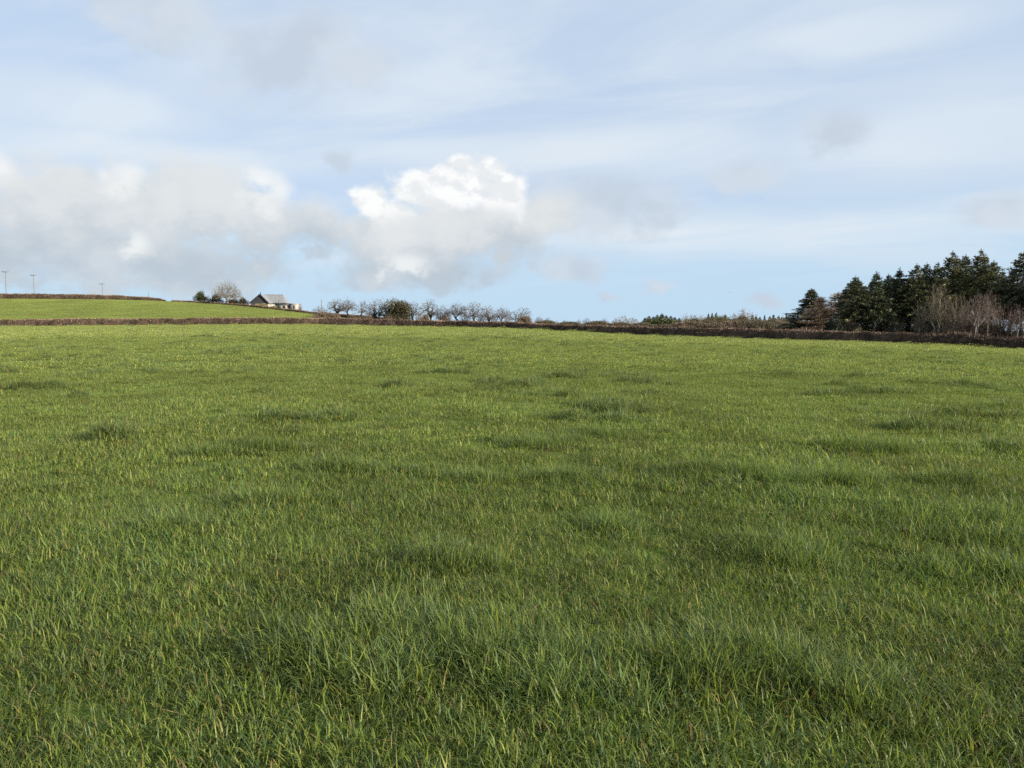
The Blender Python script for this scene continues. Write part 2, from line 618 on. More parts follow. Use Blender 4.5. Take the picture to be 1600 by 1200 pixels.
def blades(n, rad, lmin, lmax, width, tilt, seed, pal, dry=0.05, bias=0.25, falloff=0.5, curl=0.9, mound=0.0, levels=3, dome=0.0):
    """a patch of n curved tapering grass blades"""
    q = np.random.default_rng(seed)
    a = q.uniform(0, 2 * math.pi, n)
    rr = rad * q.uniform(0, 1, n) ** falloff
    bx, by = rr * np.cos(a), rr * np.sin(a)
    L = q.uniform(lmin, lmax, n) * np.clip(q.normal(1, 0.18, n), 0.5, 1.5)
    if mound:
        L = L * (1 - mound * (rr / rad) ** 2)
    th = q.uniform(0, 2 * math.pi, n)
    hx, hy = np.cos(th) - bias, np.sin(th)
    if mound:
        hx, hy = hx * 0.7 + bx / rad * 0.9, hy * 0.7 + by / rad * 0.9
    hn = np.hypot(hx, hy) + 1e-6
    hx, hy = hx / hn, hy / hn
    t0 = np.abs(q.normal(0, tilt * 0.6, n)) + 0.05
    cv = np.abs(q.normal(curl * 0.6, curl * 0.45, n))
    wd = width * q.uniform(0.6, 1.35, n)
    tw = q.normal(0, 0.7, n)
    px_, py_ = -hy * np.cos(tw) + hx * np.sin(tw) * 0.5, hx * np.cos(tw) + hy * np.sin(tw) * 0.5
    P = np.zeros((n, levels + 1, 3))
    P[:, 0] = np.stack([bx, by, dome * np.clip(1 - (rr / rad) ** 2, 0, 1) - 0.015], 1)
    for k in range(levels):
        ang = t0 + cv * (k / max(levels - 1, 1)) ** 1.3
        st_ = L / levels
        P[:, k + 1, 0] = P[:, k, 0] + st_ * np.sin(ang) * hx
        P[:, k + 1, 1] = P[:, k, 1] + st_ * np.sin(ang) * hy
        P[:, k + 1, 2] = np.maximum(P[:, k, 2] + st_ * np.cos(ang), 0.004)
    prof = {1: [1.0], 2: [0.85, 0.8], 3: [0.75, 1.0, 0.7], 4: [0.7, 1.0, 0.9, 0.6]}[levels]
    W = np.stack([px_, py_, np.zeros(n)], 1)
    nv = 2 * levels + 1
    V = np.zeros((n, nv, 3))
    for k in range(levels):
        V[:, 2 * k] = P[:, k] - W * (wd * prof[k] * 0.5)[:, None]
        V[:, 2 * k + 1] = P[:, k] + W * (wd * prof[k] * 0.5)[:, None]
    V[:, -1] = P[:, levels]
    c = pal[q.integers(0, len(pal), n)] * np.clip(q.normal(1, 0.16, (n, 1)), 0.6, 1.5)
    isd = q.uniform(0, 1, n) < dry
    c[isd] = DRY[q.integers(0, len(DRY), isd.sum())] * np.clip(q.normal(1, 0.2, (isd.sum(), 1)), 0.5, 1.5)
    cc = np.repeat(c[:, None], nv, 1)
    tipd = q.uniform(0, 1, n) < 0.22           # a yellowing tip
    cc[tipd, -1] = cc[tipd, -1] * 0.4 + np.array((0.26, 0.20, 0.07)) * 0.6
    base = (np.arange(n) * nv)[:, None]
    quads = [base + np.array([[2 * k, 2 * k + 1, 2 * k + 3, 2 * k + 2]]) for k in range(levels - 1)]
    tri = base + np.array([[2 * levels - 2, 2 * levels - 1, 2 * levels]])
    Fl = ([np.concatenate(quads)] if quads else []) + [tri]
    return V.reshape(-1, 3), Fl, cc.reshape(-1, 3)


PROTO = bpy.data.collections.new('grass_prototypes')
proto_n = 0


def proto(mat, *args, coll=None, **kw):
    global proto_n
    V, Fl, cc = blades(*args, **kw)
    nm = 'grass_patch_%03d' % proto_n
    me = mesh_np(nm, V, Fl, cc)
    me.materials.append(mat)
    o = bpy.data.objects.new(nm, me)
    (coll or PROTO).objects.link(o)
    proto_n += 1
    return proto_n - 1


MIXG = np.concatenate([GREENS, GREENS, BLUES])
# cloud shade and sun painted into the blades: darker near, brighter and yellower far
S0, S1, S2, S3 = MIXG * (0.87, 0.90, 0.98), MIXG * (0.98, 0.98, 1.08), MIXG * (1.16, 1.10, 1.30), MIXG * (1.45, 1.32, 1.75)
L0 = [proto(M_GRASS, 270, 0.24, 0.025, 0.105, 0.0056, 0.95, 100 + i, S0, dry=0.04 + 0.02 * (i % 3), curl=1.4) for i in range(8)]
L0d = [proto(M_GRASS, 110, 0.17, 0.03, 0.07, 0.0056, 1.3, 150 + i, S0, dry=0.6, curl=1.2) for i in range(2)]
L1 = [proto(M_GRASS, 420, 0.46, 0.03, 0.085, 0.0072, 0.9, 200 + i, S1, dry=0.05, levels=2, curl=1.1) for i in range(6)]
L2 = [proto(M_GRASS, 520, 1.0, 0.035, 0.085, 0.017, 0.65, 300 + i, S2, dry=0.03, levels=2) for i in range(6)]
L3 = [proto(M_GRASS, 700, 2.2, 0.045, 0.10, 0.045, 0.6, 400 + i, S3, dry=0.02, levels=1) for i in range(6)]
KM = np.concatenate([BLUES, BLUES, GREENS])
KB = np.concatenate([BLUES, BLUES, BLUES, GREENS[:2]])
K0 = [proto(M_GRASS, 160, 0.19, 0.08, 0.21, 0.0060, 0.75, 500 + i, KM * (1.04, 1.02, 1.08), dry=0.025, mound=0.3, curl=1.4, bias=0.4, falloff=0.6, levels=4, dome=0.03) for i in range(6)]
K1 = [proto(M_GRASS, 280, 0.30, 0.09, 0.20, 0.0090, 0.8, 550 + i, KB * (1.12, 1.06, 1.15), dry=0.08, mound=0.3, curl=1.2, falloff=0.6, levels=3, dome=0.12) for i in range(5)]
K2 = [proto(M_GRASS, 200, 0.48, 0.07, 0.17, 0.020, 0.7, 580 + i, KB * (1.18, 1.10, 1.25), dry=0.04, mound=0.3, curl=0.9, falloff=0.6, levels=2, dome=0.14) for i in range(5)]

pts, prot, pscl, pidx = [], [], [], []


def scatter(x, y, idxs, smin, smax, tilt=0.08, sink=0.0):
    n = len(x)
    if not n:
        return
    pts.append(np.stack([x, y, height(x, y) - sink], 1))
    prot.append(np.stack([rng.normal(0, tilt, n), rng.normal(0, tilt, n), rng.uniform(-1.2, 1.2, n)], 1))
    pscl.append(rng.uniform(smin, smax, n))
    pidx.append(np.asarray(idxs)[rng.integers(0, len(idxs), n)])


def sector(r0, r1, half, dens):
    n = int(dens * half * (r1 * r1 - r0 * r0))
    r = np.sqrt(rng.uniform(r0 * r0, r1 * r1, n))
    a = rng.uniform(-half, half, n)
    return r * np.sin(a), r * np.cos(a), r


def soft(x, y, r, lo0, lo1, hi0, hi1):
    p = np.clip((r - lo0) / max(lo1 - lo0, 1e-3), 0, 1) * np.clip((hi1 - r) / max(hi1 - hi0, 1e-3), 0, 1)
    k = rng.uniform(0, 1, len(r)) < p
    return x[k], y[k]


def scalemap(x, y):
    """swards of longer and shorter growth"""
    return 0.50 + 0.55 * fbm(x / 1.7, y / 1.7, 21, 2) + 0.55 * fbm(x / 0.42, y / 0.42, 22, 2)


def lay(x, y, idxs, base=1.0, tilt=0.08):
    n = len(x)
    pts.append(np.stack([x, y, height(x, y)], 1))
    prot.append(np.stack([rng.normal(0, tilt, n), rng.normal(0, tilt, n), rng.uniform(-1.3, 1.3, n)], 1))
    pscl.append(scalemap(x, y) * base * rng.uniform(0.85, 1.15, n))
    pidx.append(np.asarray(idxs)[rng.integers(0, len(idxs), n)])


x, y, r = sector(0.9, 9.5, R(85), 40)
lay(*soft(x, y, r, 0.9, 1.0, 6.5, 9.5), L0)
x, y, r = sector(0.9, 12, R(85), 1.6)
k = fbm(x / 0.8, y / 0.8, 55, 3) > 0.52
scatter(x[k], y[k], L0d, 0.7, 1.2)
x, y, r = sector(6.5, 32, R(70), 9)
lay(*soft(x, y, r, 6.5, 9.5, 24, 32), L1)
x, y, r = sector(24, 85, R(60), 1.9)
lay(*soft(x, y, r, 24, 32, 66, 85), L2)
x, y, r = sector(66, 215, R(54), 0.5)
k = r < edge(np.arctan2(x, y))[0] - 1.2
lay(*soft(x[k], y[k], r[k], 66, 85, 300, 301), L3)

# ranker, bluer tussocks: those one can point to, then a loose scatter
TUSS = [(560, 1010, 0.55), (640, 985, 0.6), (720, 1000, 0.6), (800, 1030, 0.55), (600, 1060, 0.4), (860, 1070, 0.5), (480, 1030, 0.3), (1080, 1050, 0.5), (1150, 1030, 0.45), (1000, 1040, 0.4),
        (1220, 1060, 0.45), (1330, 1090, 0.4), (1130, 742, 0.9), (1180, 748, 0.8), (1090, 738, 0.6), (1240, 755, 0.5), (890, 752, 0.7), (390, 700, 0.7), (430, 705, 0.5), (330, 712, 0.4), (1570, 850, 0.8),
        (1530, 820, 0.8), (1590, 900, 0.7), (1500, 755, 0.6), (1210, 860, 0.4), (1230, 880, 0.4), (420, 785, 0.4), (880, 690, 0.9), (830, 697, 0.8), (930, 680, 0.8), (900, 655, 0.8), (930, 640, 0.9), (960, 645, 0.7),
        (180, 685, 0.5), (740, 752, 0.6), (480, 655, 0.8), (520, 730, 0.5), (560, 735, 0.5), (1340, 700, 0.7), (1390, 705, 0.6), (1440, 672, 0.8), (1580, 705, 0.6), (620, 605, 0.9), (820, 605, 1.0), (870, 590, 1.0), (700, 585, 0.8),
        (790, 600, 0.9), (840, 620, 0.8), (1000, 600, 0.8), (1290, 620, 0.7), (1380, 615, 0.7), (1510, 605, 0.8), (960, 830, 0.35), (260, 830, 0.3), (100, 605, 0.8), (30, 608, 0.8), (700, 880, 0.3), (1330, 755, 0.4)]


def on_ground(px, py):
    x, zr = ray(px, py)
    d = EYE / max(-zr, 1e-3)
    for _ in range(12):
        d = (EYE - float(height(x * d, d))) / max(-zr, 1e-3)
    return x * d, d


def rows_ts(x, y, r):
    """a tussock is a handful of clumps"""
    m = r < 11
    scatter(x[m], y[m], K0, 0.7, 1.15, 0.12, 0.02)
    m = (r >= 11) & (r < 40)
    scatter(x[m], y[m], K1, 0.45, 1.25, 0.1, 0.02)
    m = r >= 40
    scatter(x[m], y[m], K2, 0.5, 1.3, 0.08, 0.02)


sx, sy = [], []
for (px, py, sz) in TUSS:
    gx, gy = on_ground(px, py)
    dd = math.hypot(gx, gy)
    near = dd < 11
    n = int(8 + 26 * sz) if near else int(4 + 8 * sz)
    spread = sz * (0.36 if near else 0.5)
    sx.append(gx + rng.normal(0, spread, n) * 0.9)
    sy.append(gy + rng.normal(0, spread * 0.45, n))
sx, sy = np.concatenate(sx), np.concatenate(sy)
rows_ts(sx, sy, np.hypot(sx, sy))
x, y, r = sector(6, 205, R(54), 0.75)
k = (fbm(x / 2.2, y / 2.2, 77, 3) + 0.35 * (fbm(x / 11, y / 11, 78, 2) - 0.5) > 0.535) & (r < edge(np.arctan2(x, y))[0] - 2)
x, y, r = x[k], y[k], r[k]
m = r < 14
scatter(x[m], y[m], K1, 0.45, 0.85, 0.15, 0.03)
m = (r >= 14) & (r < 40)
scatter(x[m], y[m], K1, 0.6, 1.2, 0.15, 0.02)
m = r >= 40
scatter(x[m], y[m], K2, 0.6, 1.3, 0.12, 0.02)


def instancer(name, coll):
    P = np.concatenate(pts).astype(np.float32)
    me = bpy.data.meshes.new(name)
    me.vertices.add(len(P))
    me.vertices.foreach_set('co', P.ravel())
    a = me.attributes.new('turn', 'FLOAT_VECTOR', 'POINT')
    a.data.foreach_set('vector', np.concatenate(prot).astype(np.float32).ravel())
    a = me.attributes.new('size', 'FLOAT', 'POINT')
    a.data.foreach_set('value', np.concatenate(pscl).astype(np.float32))
    a = me.attributes.new('pick', 'INT', 'POINT')
    a.data.foreach_set('value', np.concatenate(pidx).astype(np.int32))
    o = obj(name, me)
    t = bpy.data.node_groups.new(name + '_scatter', 'GeometryNodeTree')
    t.interface.new_socket('Geometry', in_out='INPUT', socket_type='NodeSocketGeometry')
    t.interface.new_socket('Geometry', in_out='OUTPUT', socket_type='NodeSocketGeometry')
    gi, go = t.nodes.new('NodeGroupInput'), t.nodes.new('NodeGroupOutput')
    ip = t.nodes.new('GeometryNodeInstanceOnPoints')
    ci = t.nodes.new('GeometryNodeCollectionInfo')
    ci.inputs['Collection'].default_value = coll
    ci.inputs['Separate Children'].default_value = True
    ci.inputs['Reset Children'].default_value = True

    def na(nm, ty):
        nd = t.nodes.new('GeometryNodeInputNamedAttribute')
        nd.data_type = ty
        nd.inputs['Name'].default_value = nm
        return nd.outputs['Attribute']
    t.links.new(gi.outputs[0], ip.inputs['Points'])
    t.links.new(ci.outputs[0], ip.inputs['Instance'])
    ip.inputs['Pick Instance'].default_value = True
    t.links.new(na('pick', 'INT'), ip.inputs['Instance Index'])
    t.links.new(na('turn', 'FLOAT_VECTOR'), ip.inputs['Rotation'])
    t.links.new(na('size', 'FLOAT'), ip.inputs['Scale'])
    t.links.new(ip.outputs[0], go.inputs[0])
    o.modifiers.new('scatter', 'NODES').node_group = t
    return o


tag(instancer('grass', PROTO), 'rough green pasture grass with bluish tussocks', 'grass', kind='stuff')

# young crop on the hillside
pts, prot, pscl, pidx = [], [], [], []
CROP = bpy.data.collections.new('crop_prototypes')
proto_n = 0
CG = np.array([(0.185, 0.228, 0.058), (0.205, 0.245, 0.066), (0.22, 0.255, 0.074), (0.165, 0.208, 0.056)])
for i in range(4):
    proto(M_CROP, 420, 2.4, 0.06, 0.12, 0.045, 0.4, 700 + i, CG, coll=CROP, dry=0.01, levels=1)
n = 12500
a = rng.uniform(R(-54), AZ_HILL - 0.004, n)
e1, _, e2, _ = edge(a)
r = np.sqrt(rng.uniform(0, 1, n) * ((e2 - 1) ** 2 - (e1 + 1) ** 2) + (e1 + 1) ** 2)
scatter(r * np.sin(a), r * np.cos(a), [0, 1, 2, 3], 0.8, 1.2, 0.03)
tag(instancer('crop', CROP), 'short bright green crop on the hillside', 'crop', kind='stuff')


# ================================================================== plants: generators
def rand_dirs(q, n):
    v = q.normal(0, 1, (n, 3))
    return v / np.linalg.norm(v, axis=1, keepdims=True)


def bare_tree(seed, H=8.0, W=8.0, clear=0.22, n=420, twigs=6, tl=0.55, lean=0.0, r0=0.26, rmin=0.014, bark=(0.10, 0.085, 0.07), twig=(0.13, 0.10, 0.08),
              stems=1, shell=2.4, crown_low=0.32, jag=0.10, upright=0.35, droop=0.0):
    """winter tree: endpoints fill an uneven dome, limbs fork towards ever smaller groups of them, fine twigs fan out at the ends"""
    q = np.random.default_rng(seed)
    d = rand_dirs(q, n)
    d[:, 2] = np.abs(d[:, 2]) * 1.0 - 0.25 * q.uniform(0, 1, n)
    rr = q.uniform(0, 1, n) ** (1 / shell)
    lump = 0.78 + 0.44 * fbm(np.arctan2(d[:, 1], d[:, 0]) * 1.6 + 9, d[:, 2] * 2.6, seed, 3)
    zc = H * crown_low
    E = np.stack([d[:, 0] * rr * lump * W * 0.5, d[:, 1] * rr * lump * W * 0.5, zc + d[:, 2] * rr * lump * (H * 0.97 - zc)], 1)
    E[:, 0] += lean * (E[:, 2] / H) ** 1.3 * H
    E[:, 2] = np.maximum(E[:, 2], 0.35 + 0.1 * H)
    segs, tw = [], []
    rk = r0 / math.sqrt(n / stems)

    def limb(p, q_, ra, rb, lev):
        """one bent limb in two or three pieces"""
        L = np.linalg.norm(q_ - p)
        k = 3 if L > 1.2 else 2 if L > 0.5 else 1
        prev = p
        for i in range(1, k + 1):
            t = i / k
            pt = p + (q_ - p) * t + (q.normal(0, jag * L, 3) * np.array([1, 1, 0.6]) if i < k else 0)
            segs.append((prev, pt, ra + (rb - ra) * (i - 1) / k, ra + (rb - ra) * t, lev))
            prev = pt

    def split(p, pts_, lev, rprev):
        m = len(pts_)
        if m <= 2 or lev > 7:
            for e in pts_:
                limb(p, e, max(rprev * 0.7, rmin), rmin, lev)
                k = twigs
                dv = rand_dirs(q, k) * 0.9 + (e - p) / (np.linalg.norm(e - p) + 1e-6) * 0.8 + np.array([0, 0, upright - droop])
                dv /= np.linalg.norm(dv, axis=1, keepdims=True)
                ln = tl * q.uniform(0.5, 1.3, k)
                fr = q.uniform(0.3, 1.0, k)[:, None]
                b0 = p + (e - p) * fr
                tw.append((b0, b0 + dv * ln[:, None]))
            return
        k = min(m, 2 if lev and q.uniform() < 0.55 else 3 if lev else 4)
        c = pts_[q.choice(m, k, replace=False)]
        lab = np.argmin(((pts_[:, None] - c[None]) ** 2).sum(-1), 1)
        for j in range(k):
            grp = pts_[lab == j]
            if not len(grp):
                continue
            cen = grp.mean(0)
            f = 0.42 if lev < 2 else 0.5
            tgt = p + (cen - p) * f
            tgt[2] += 0.05 * np.linalg.norm(cen - p)
            r1 = max(rk * math.sqrt(len(grp)) * 0.85, rmin)
            limb(p, tgt, max(min(rprev, r1 * 1.25), rmin), r1, lev)
            split(tgt, grp, lev + 1, r1)
    ang = np.arctan2(E[:, 1], E[:, 0]) + q.uniform(0, 6)
    for s_ in range(stems):
        sel = ((ang % (2 * math.pi)) / (2 * math.pi) * stems).astype(int) == s_ if stems > 1 else np.ones(n, bool)
        if not sel.any():
            continue
        g0 = E[sel]
        b0 = np.array([q.normal(0, 0.12), q.normal(0, 0.12), -0.25]) if stems > 1 else np.array([0, 0, -0.25])
        cen = g0.mean(0)
        h1 = clear * H
        t1 = np.array([b0[0] + cen[0] * 0.35 * h1 / max(cen[2], 0.1) + lean * h1 * 0.5, b0[1] + cen[1] * 0.35 * h1 / max(cen[2], 0.1), h1])
        limb(b0, t1, r0 * 1.25 / math.sqrt(stems), r0 / math.sqrt(stems), 0)
        split(t1, g0, 0 if stems == 1 else 1, r0 / math.sqrt(stems))
    P0 = np.array([a[0] for a in segs])
    P1 = np.array([a[1] for a in segs])
    Ra = np.array([a[2] for a in segs])
    Rb = np.array([a[3] for a in segs])
    lv = np.array([a[4] for a in segs])
    big = lv <= 2
    tk = MB()
    tk.tubes(P0[big], P1[big], Ra[big], Rb[big], 6, np.array(bark) * np.clip(q.normal(1, 0.12, (big.sum(), 1)), 0.6, 1.4))
    cr = MB()
    cr.tubes(P0[~big], P1[~big], Ra[~big], Rb[~big], 3, (np.array(twig) * 0.6 + np.array(bark) * 0.4) * np.clip(q.normal(1, 0.18, ((~big).sum(), 1)), 0.5, 1.6))
    A = np.concatenate([t[0] for t in tw])
    B = np.concatenate([t[1] for t in tw])
    w = np.cross(B - A, rand_dirs(q, len(A)))
    w /= np.linalg.norm(w, axis=1, keepdims=True) + 1e-9
    w *= rmin * 0.9
    cr.tris(A - w, A + w, B, np.array(twig) * np.clip(q.normal(1, 0.2, (len(A), 1)), 0.5, 1.6))
    allp = np.concatenate([P1, B])
    return dict(parts=[('trunk', tk.build('trunk', M_BARK)), ('crown', cr.build('crown', M_TWIG))],
                H=np.percentile(allp[:, 2], 99.5), W=np.percentile(allp[:, 0], 99) - np.percentile(allp[:, 0], 1))


def conifer(seed, H=14.0, W=5.0, bare=0.25, green=(0.030, 0.045, 0.020), nb=120, spray=64, wr=(0.16, 0.32), trunkc=(0.10, 0.08, 0.065), lean=0.0, size=1.0, dead=14, pw=0.75):
    q = np.random.default_rng(seed)
    tk = MB()
    zs = np.linspace(-0.3, H * 0.98, 9)
    cx = lean * (zs / H) ** 2 * H + np.cumsum(q.normal(0, 0.04, 9))
    cy = np.cumsum(q.normal(0, 0.04, 9))
    cp = np.stack([cx, cy, zs], 1)
    rad = 0.02 * H * (1 - 0.93 * (np.maximum(zs, 0) / H)) * 0.75
    tk.tubes(cp[:-1], cp[1:], rad[:-1], rad[1:], 7, np.array(trunkc))
    # dead snags on the clear stem
    z = q.uniform(0.1, 1, dead) * bare * H
    a = q.uniform(0, 2 * math.pi, dead)
    b0 = np.stack([np.interp(z, zs, cx), np.interp(z, zs, cy), z], 1)
    ln = q.uniform(0.4, 1.8, dead)
    tk.tubes(b0, b0 + np.stack([np.cos(a) * ln, np.sin(a) * ln, q.normal(-0.1, 0.2, dead)], 1), np.full(dead, 0.03), np.full(dead, 0.012), 3, np.array(trunkc))
    cr = MB()
    t = np.sort(q.uniform(0, 1, nb) ** 1.05)
    side = 0.55 + 0.8 * vnoise(q.uniform(0, 9) + t * 11, t * 0 + seed, 5)       # uneven outline
    for i in range(nb):
        zt = (bare + (1 - bare) * t[i]) * H
        a = i * 2.399 + q.normal(0, 0.35)
        L = 0.5 * W * (1.02 - t[i]) ** pw * side[i] * q.uniform(0.6, 1.2) + 0.12 * W * (1 - t[i]) + 0.12
        if t[i] < 0.12:
            L *= q.uniform(0.5, 1.0)
        dirv = np.array([math.cos(a), math.sin(a)])
        rise = 0.75 * (t[i] - 0.40) + q.normal(0, 0.14)
        s = np.linspace(0, 1, 4)
        bx = np.interp(zt, zs, cx) + dirv[0] * L * s
        by = np.interp(zt, zs, cy) + dirv[1] * L * s
        bz = zt + L * (rise * s - 0.22 * s * s + 0.16 * s ** 3)
        bp = np.stack([bx, by, bz], 1)
        tk.tubes(bp[:-1], bp[1:], 0.035 * (1.2 - s[:-1]), 0.035 * (1.2 - s[1:]), 3, np.array(trunkc) * 0.8)
        m = int(spray * (0.35 + 0.65 * L / (0.5 * W)) * (0.6 if t[i] > 0.93 else 1.0))
        u = q.uniform(0.12, 1.0, m) ** 0.8
        ctr = np.stack([np.interp(u, s, bx), np.interp(u, s, by), np.interp(u, s, bz)], 1)
        ww = 0.24 * L * (1.1 - u) + 0.08
        ctr += np.stack([-dirv[1] * q.normal(0, 1, m) * ww, dirv[0] * q.normal(0, 1, m) * ww, q.normal(-0.06, 0.10, m)], 1)
        ln = q.uniform(0.26, 0.62, m) * size * (1.08 - 0.55 * t[i])
        d = np.stack([dirv[0] * 0.8 + q.normal(0, 0.6, m), dirv[1] * 0.8 + q.normal(0, 0.6, m), q.normal(0.12, 0.5, m)], 1)
        d /= np.linalg.norm(d, axis=1, keepdims=True)
        w = np.cross(d, rand_dirs(q, m))
        w /= np.linalg.norm(w, axis=1, keepdims=True)
        w *= (ln * q.uniform(wr[0], wr[1], m))[:, None]
        c = np.array(green) * 1.5 * np.clip(q.normal(1, 0.28, (m, 1)), 0.4, 2.0)
        c = c * np.where(q.uniform(0, 1, (m, 1)) < 0.14, np.array([[1.7, 1.6, 0.9]]), 1.0)
        cr.tris(ctr - w, ctr + w, ctr + d * ln[:, None], c)
    # leader
    tp = cp[-1]
    tk.tubes([tp - np.array([0, 0, 0.3])], [tp + np.array([0, 0, 0.055 * H])], [0.03], [0.012], 4, np.array(trunkc))
    m = 46
    u = q.uniform(-0.6, 1, m)
    ctr = tp + np.stack([q.normal(0, 0.03, m), q.normal(0, 0.03, m), u * 0.05 * H], 1)
    d = rand_dirs(q, m) * np.array([0.34, 0.34, 0.12]) * (1.15 - u)[:, None] + np.array([0, 0, 0.14])
    w = rand_dirs(q, m) * 0.035
    cr.tris(ctr - w, ctr + w, ctr + d, np.array(green) * np.clip(q.normal(1, 0.2, (m, 1)), 0.5, 1.6))
    return dict(parts=[('trunk', tk.build('trunk', M_BARK)), ('crown', cr.build('crown', M_NEEDLE))], H=H * 1.035, W=W * 0.98)


def leafy_bush(seed, H=3.0, W=3.5, n=2600, leaf=0.17, pal=((0.035, 0.055, 0.02),), lobes=9, spike=0.3, mat=None, trunkc=(0.09, 0.07, 0.055), stretch=1.0, twig_share=0.0):
    """evergreen shrub: leaf-sized faces spread through several uneven lobes, on a few stems"""
    q = np.random.default_rng(seed)
    tk = MB()
    ctrs, rads = [], []
    for i in range(lobes):
        a = q.uniform(0, 2 * math.pi)
        rr = q.uniform(0.0, 0.33) * W
        z = q.uniform(0.25, 0.80) * H * (1 - 0.25 * (rr / (0.33 * W)))
        ctrs.append((math.cos(a) * rr, math.sin(a) * rr, z))
        rads.append((q.uniform(0.16, 0.27) * W, q.uniform(0.15, 0.26) * H))
    ctrs = np.array(ctrs)
    b = np.zeros((lobes, 3))
    b[:, :2] = q.normal(0, 0.06 * W, (lobes, 2))
    b[:, 2] = -0.15
    md = (b + ctrs) / 2 + q.normal(0, 0.1, (lobes, 3))
    tk.tubes(b, md, np.full(lobes, 0.05), np.full(lobes, 0.035), 5, np.array(trunkc))
    tk.tubes(md, ctrs, np.full(lobes, 0.035), np.full(lobes, 0.015), 4, np.array(trunkc))
    cr = MB()
    k = q.integers(0, lobes, n)
    dv = rand_dirs(q, n)
    rr = q.uniform(0.25, 1.0, n) ** 0.5 * (1 + spike * q.normal(0, 0.35, n))
    rw = np.array([r_[0] for r_ in rads])[k]
    rh = np.array([r_[1] for r_ in rads])[k]
    p = ctrs[k] + dv * np.stack([rw * rr, rw * rr, rh * rr], 1)
    p[:, 2] = np.maximum(p[:, 2], 0.05)
    d = dv * 0.7 + rand_dirs(q, n) * 0.8 + np.array([0, 0, 0.35])
    d /= np.linalg.norm(d, axis=1, keepdims=True)
    w = np.cross(d, rand_dirs(q, n))
    w /= np.linalg.norm(w, axis=1, keepdims=True)
    ln = leaf * q.uniform(0.6, 1.5, n)
    tw = q.uniform(0, 1, n) < twig_share
    ln = np.where(tw, ln * 2.2, ln)
    wd = np.where(tw, 0.055, 0.33) * ln
    pal = np.array(pal)
    c = pal[q.integers(0, len(pal), n)] * np.clip(q.normal(1, 0.25, (n, 1)), 0.4, 1.8)
    A = p - d * (ln * 0.5)[:, None]
    B = p + d * (ln * 0.6)[:, None]
    S1 = p + w * wd[:, None]
    S2 = p - w * wd[:, None]
    V = np.stack([A, S1, B, S2], 1).reshape(-1, 3)
    cr.add(V, np.arange(4 * n).reshape(n, 4), np.repeat(c, 4, 0))
    return dict(parts=[('stem', tk.build('stem', M_BARK)), ('crown', cr.build('crown', mat or M_LEAF))], H=np.percentile(p[:, 2], 99.5), W=np.percentile(p[:, 0], 99) - np.percentile(p[:, 0], 1))


def plant(kind, name, cat, label, px, top, depth, wpx, group=None, rot=None, sink=0.0, part_names=None):
    x, zt = ray(px, top)
    gx, gy = x * depth, depth
    gz = hz(gx, gy)
    Ht = max(EYE + zt * depth - gz, 0.4)
    Wt = wpx / F * depth
    root = bpy.data.objects.new(name, None)
    C.objects.link(root)
    root.empty_display_size = 0.3
    root.location = (gx, gy, gz - sink)
    root.rotation_euler = (0, 0, random.uniform(-0.35, 0.35) if rot is None else rot)
    sw = Wt / kind['W']
    root.scale = (sw, sw, (Ht + sink) / kind['H'])
    tag(root, label, cat, group)
    for nm, me in kind['parts']:
        obj(nm, me, root)
    return root


# ------------------------------------------------------------------ prototypes
OAKB = bare_tree(6, 9, 12, clear=0.14, n=420, twigs=7, tl=0.8, r0=0.4, rmin=0.034, crown_low=0.26, bark=(0.22, 0.19, 0.15), twig=(0.22, 0.18, 0.14))
OAK = bare_tree(5, 9, 11, clear=0.16, n=800, twigs=9, tl=0.7, r0=0.34, rmin=0.015, crown_low=0.30, bark=(0.22, 0.185, 0.145), twig=(0.165, 0.14, 0.105))
HT = [bare_tree(20 + i, 7, (7.0, 7.5, 7.5, 5.5, 7.5, 6.0)[i], clear=(0.26, 0.30, 0.24, 0.22, 0.14, 0.30)[i], n=(330, 420, 360, 230, 420, 170)[i], twigs=8, tl=0.6, r0=0.26, rmin=0.014, lean=(-0.05, 0.12, 0.34, -0.08, 0.05, 0.22)[i],
                crown_low=(0.38, 0.43, 0.40, 0.36, 0.30, 0.38)[i], jag=0.15, bark=(0.070, 0.060, 0.054), twig=(0.13, 0.105, 0.088), stems=(1, 1, 1, 2, 3, 1)[i], shell=2.2) for i in range(6)]
ASH = [bare_tree(40 + i, 9, (5.0, 6.0, 3.6)[i], clear=0.16, n=(420, 520, 260)[i], twigs=8, tl=0.8, r0=0.2, rmin=0.011, crown_low=(0.38, 0.3, 0.35)[i], jag=0.07, bark=(0.16, 0.145, 0.11), twig=(0.15, 0.125, 0.09), stems=(3, 5, 1)[i], upright=1.3, shell=1.8) for i in range(3)]
BIRCH = [bare_tree(60 + i, 8, (8.0, 6.5)[i], clear=0.34, n=(420, 330)[i], twigs=10, tl=0.7, r0=0.11, rmin=0.010, crown_low=0.42, jag=0.10, bark=(0.33, 0.30, 0.26), twig=(0.125, 0.088, 0.078), stems=(2, 1)[i], upright=0.2, shell=1.9) for i in range(2)]
SCRUB = [bare_tree(80 + i, 4, 4.6, clear=0.06, n=300, twigs=8, tl=0.45, r0=0.12, rmin=0.012, crown_low=0.2, jag=0.12, bark=(0.10, 0.08, 0.065), twig=((0.12, 0.09, 0.07), (0.16, 0.11, 0.075), (0.105, 0.066, 0.057))[i], stems=6, upright=0.8, shell=1.7) for i in range(3)]
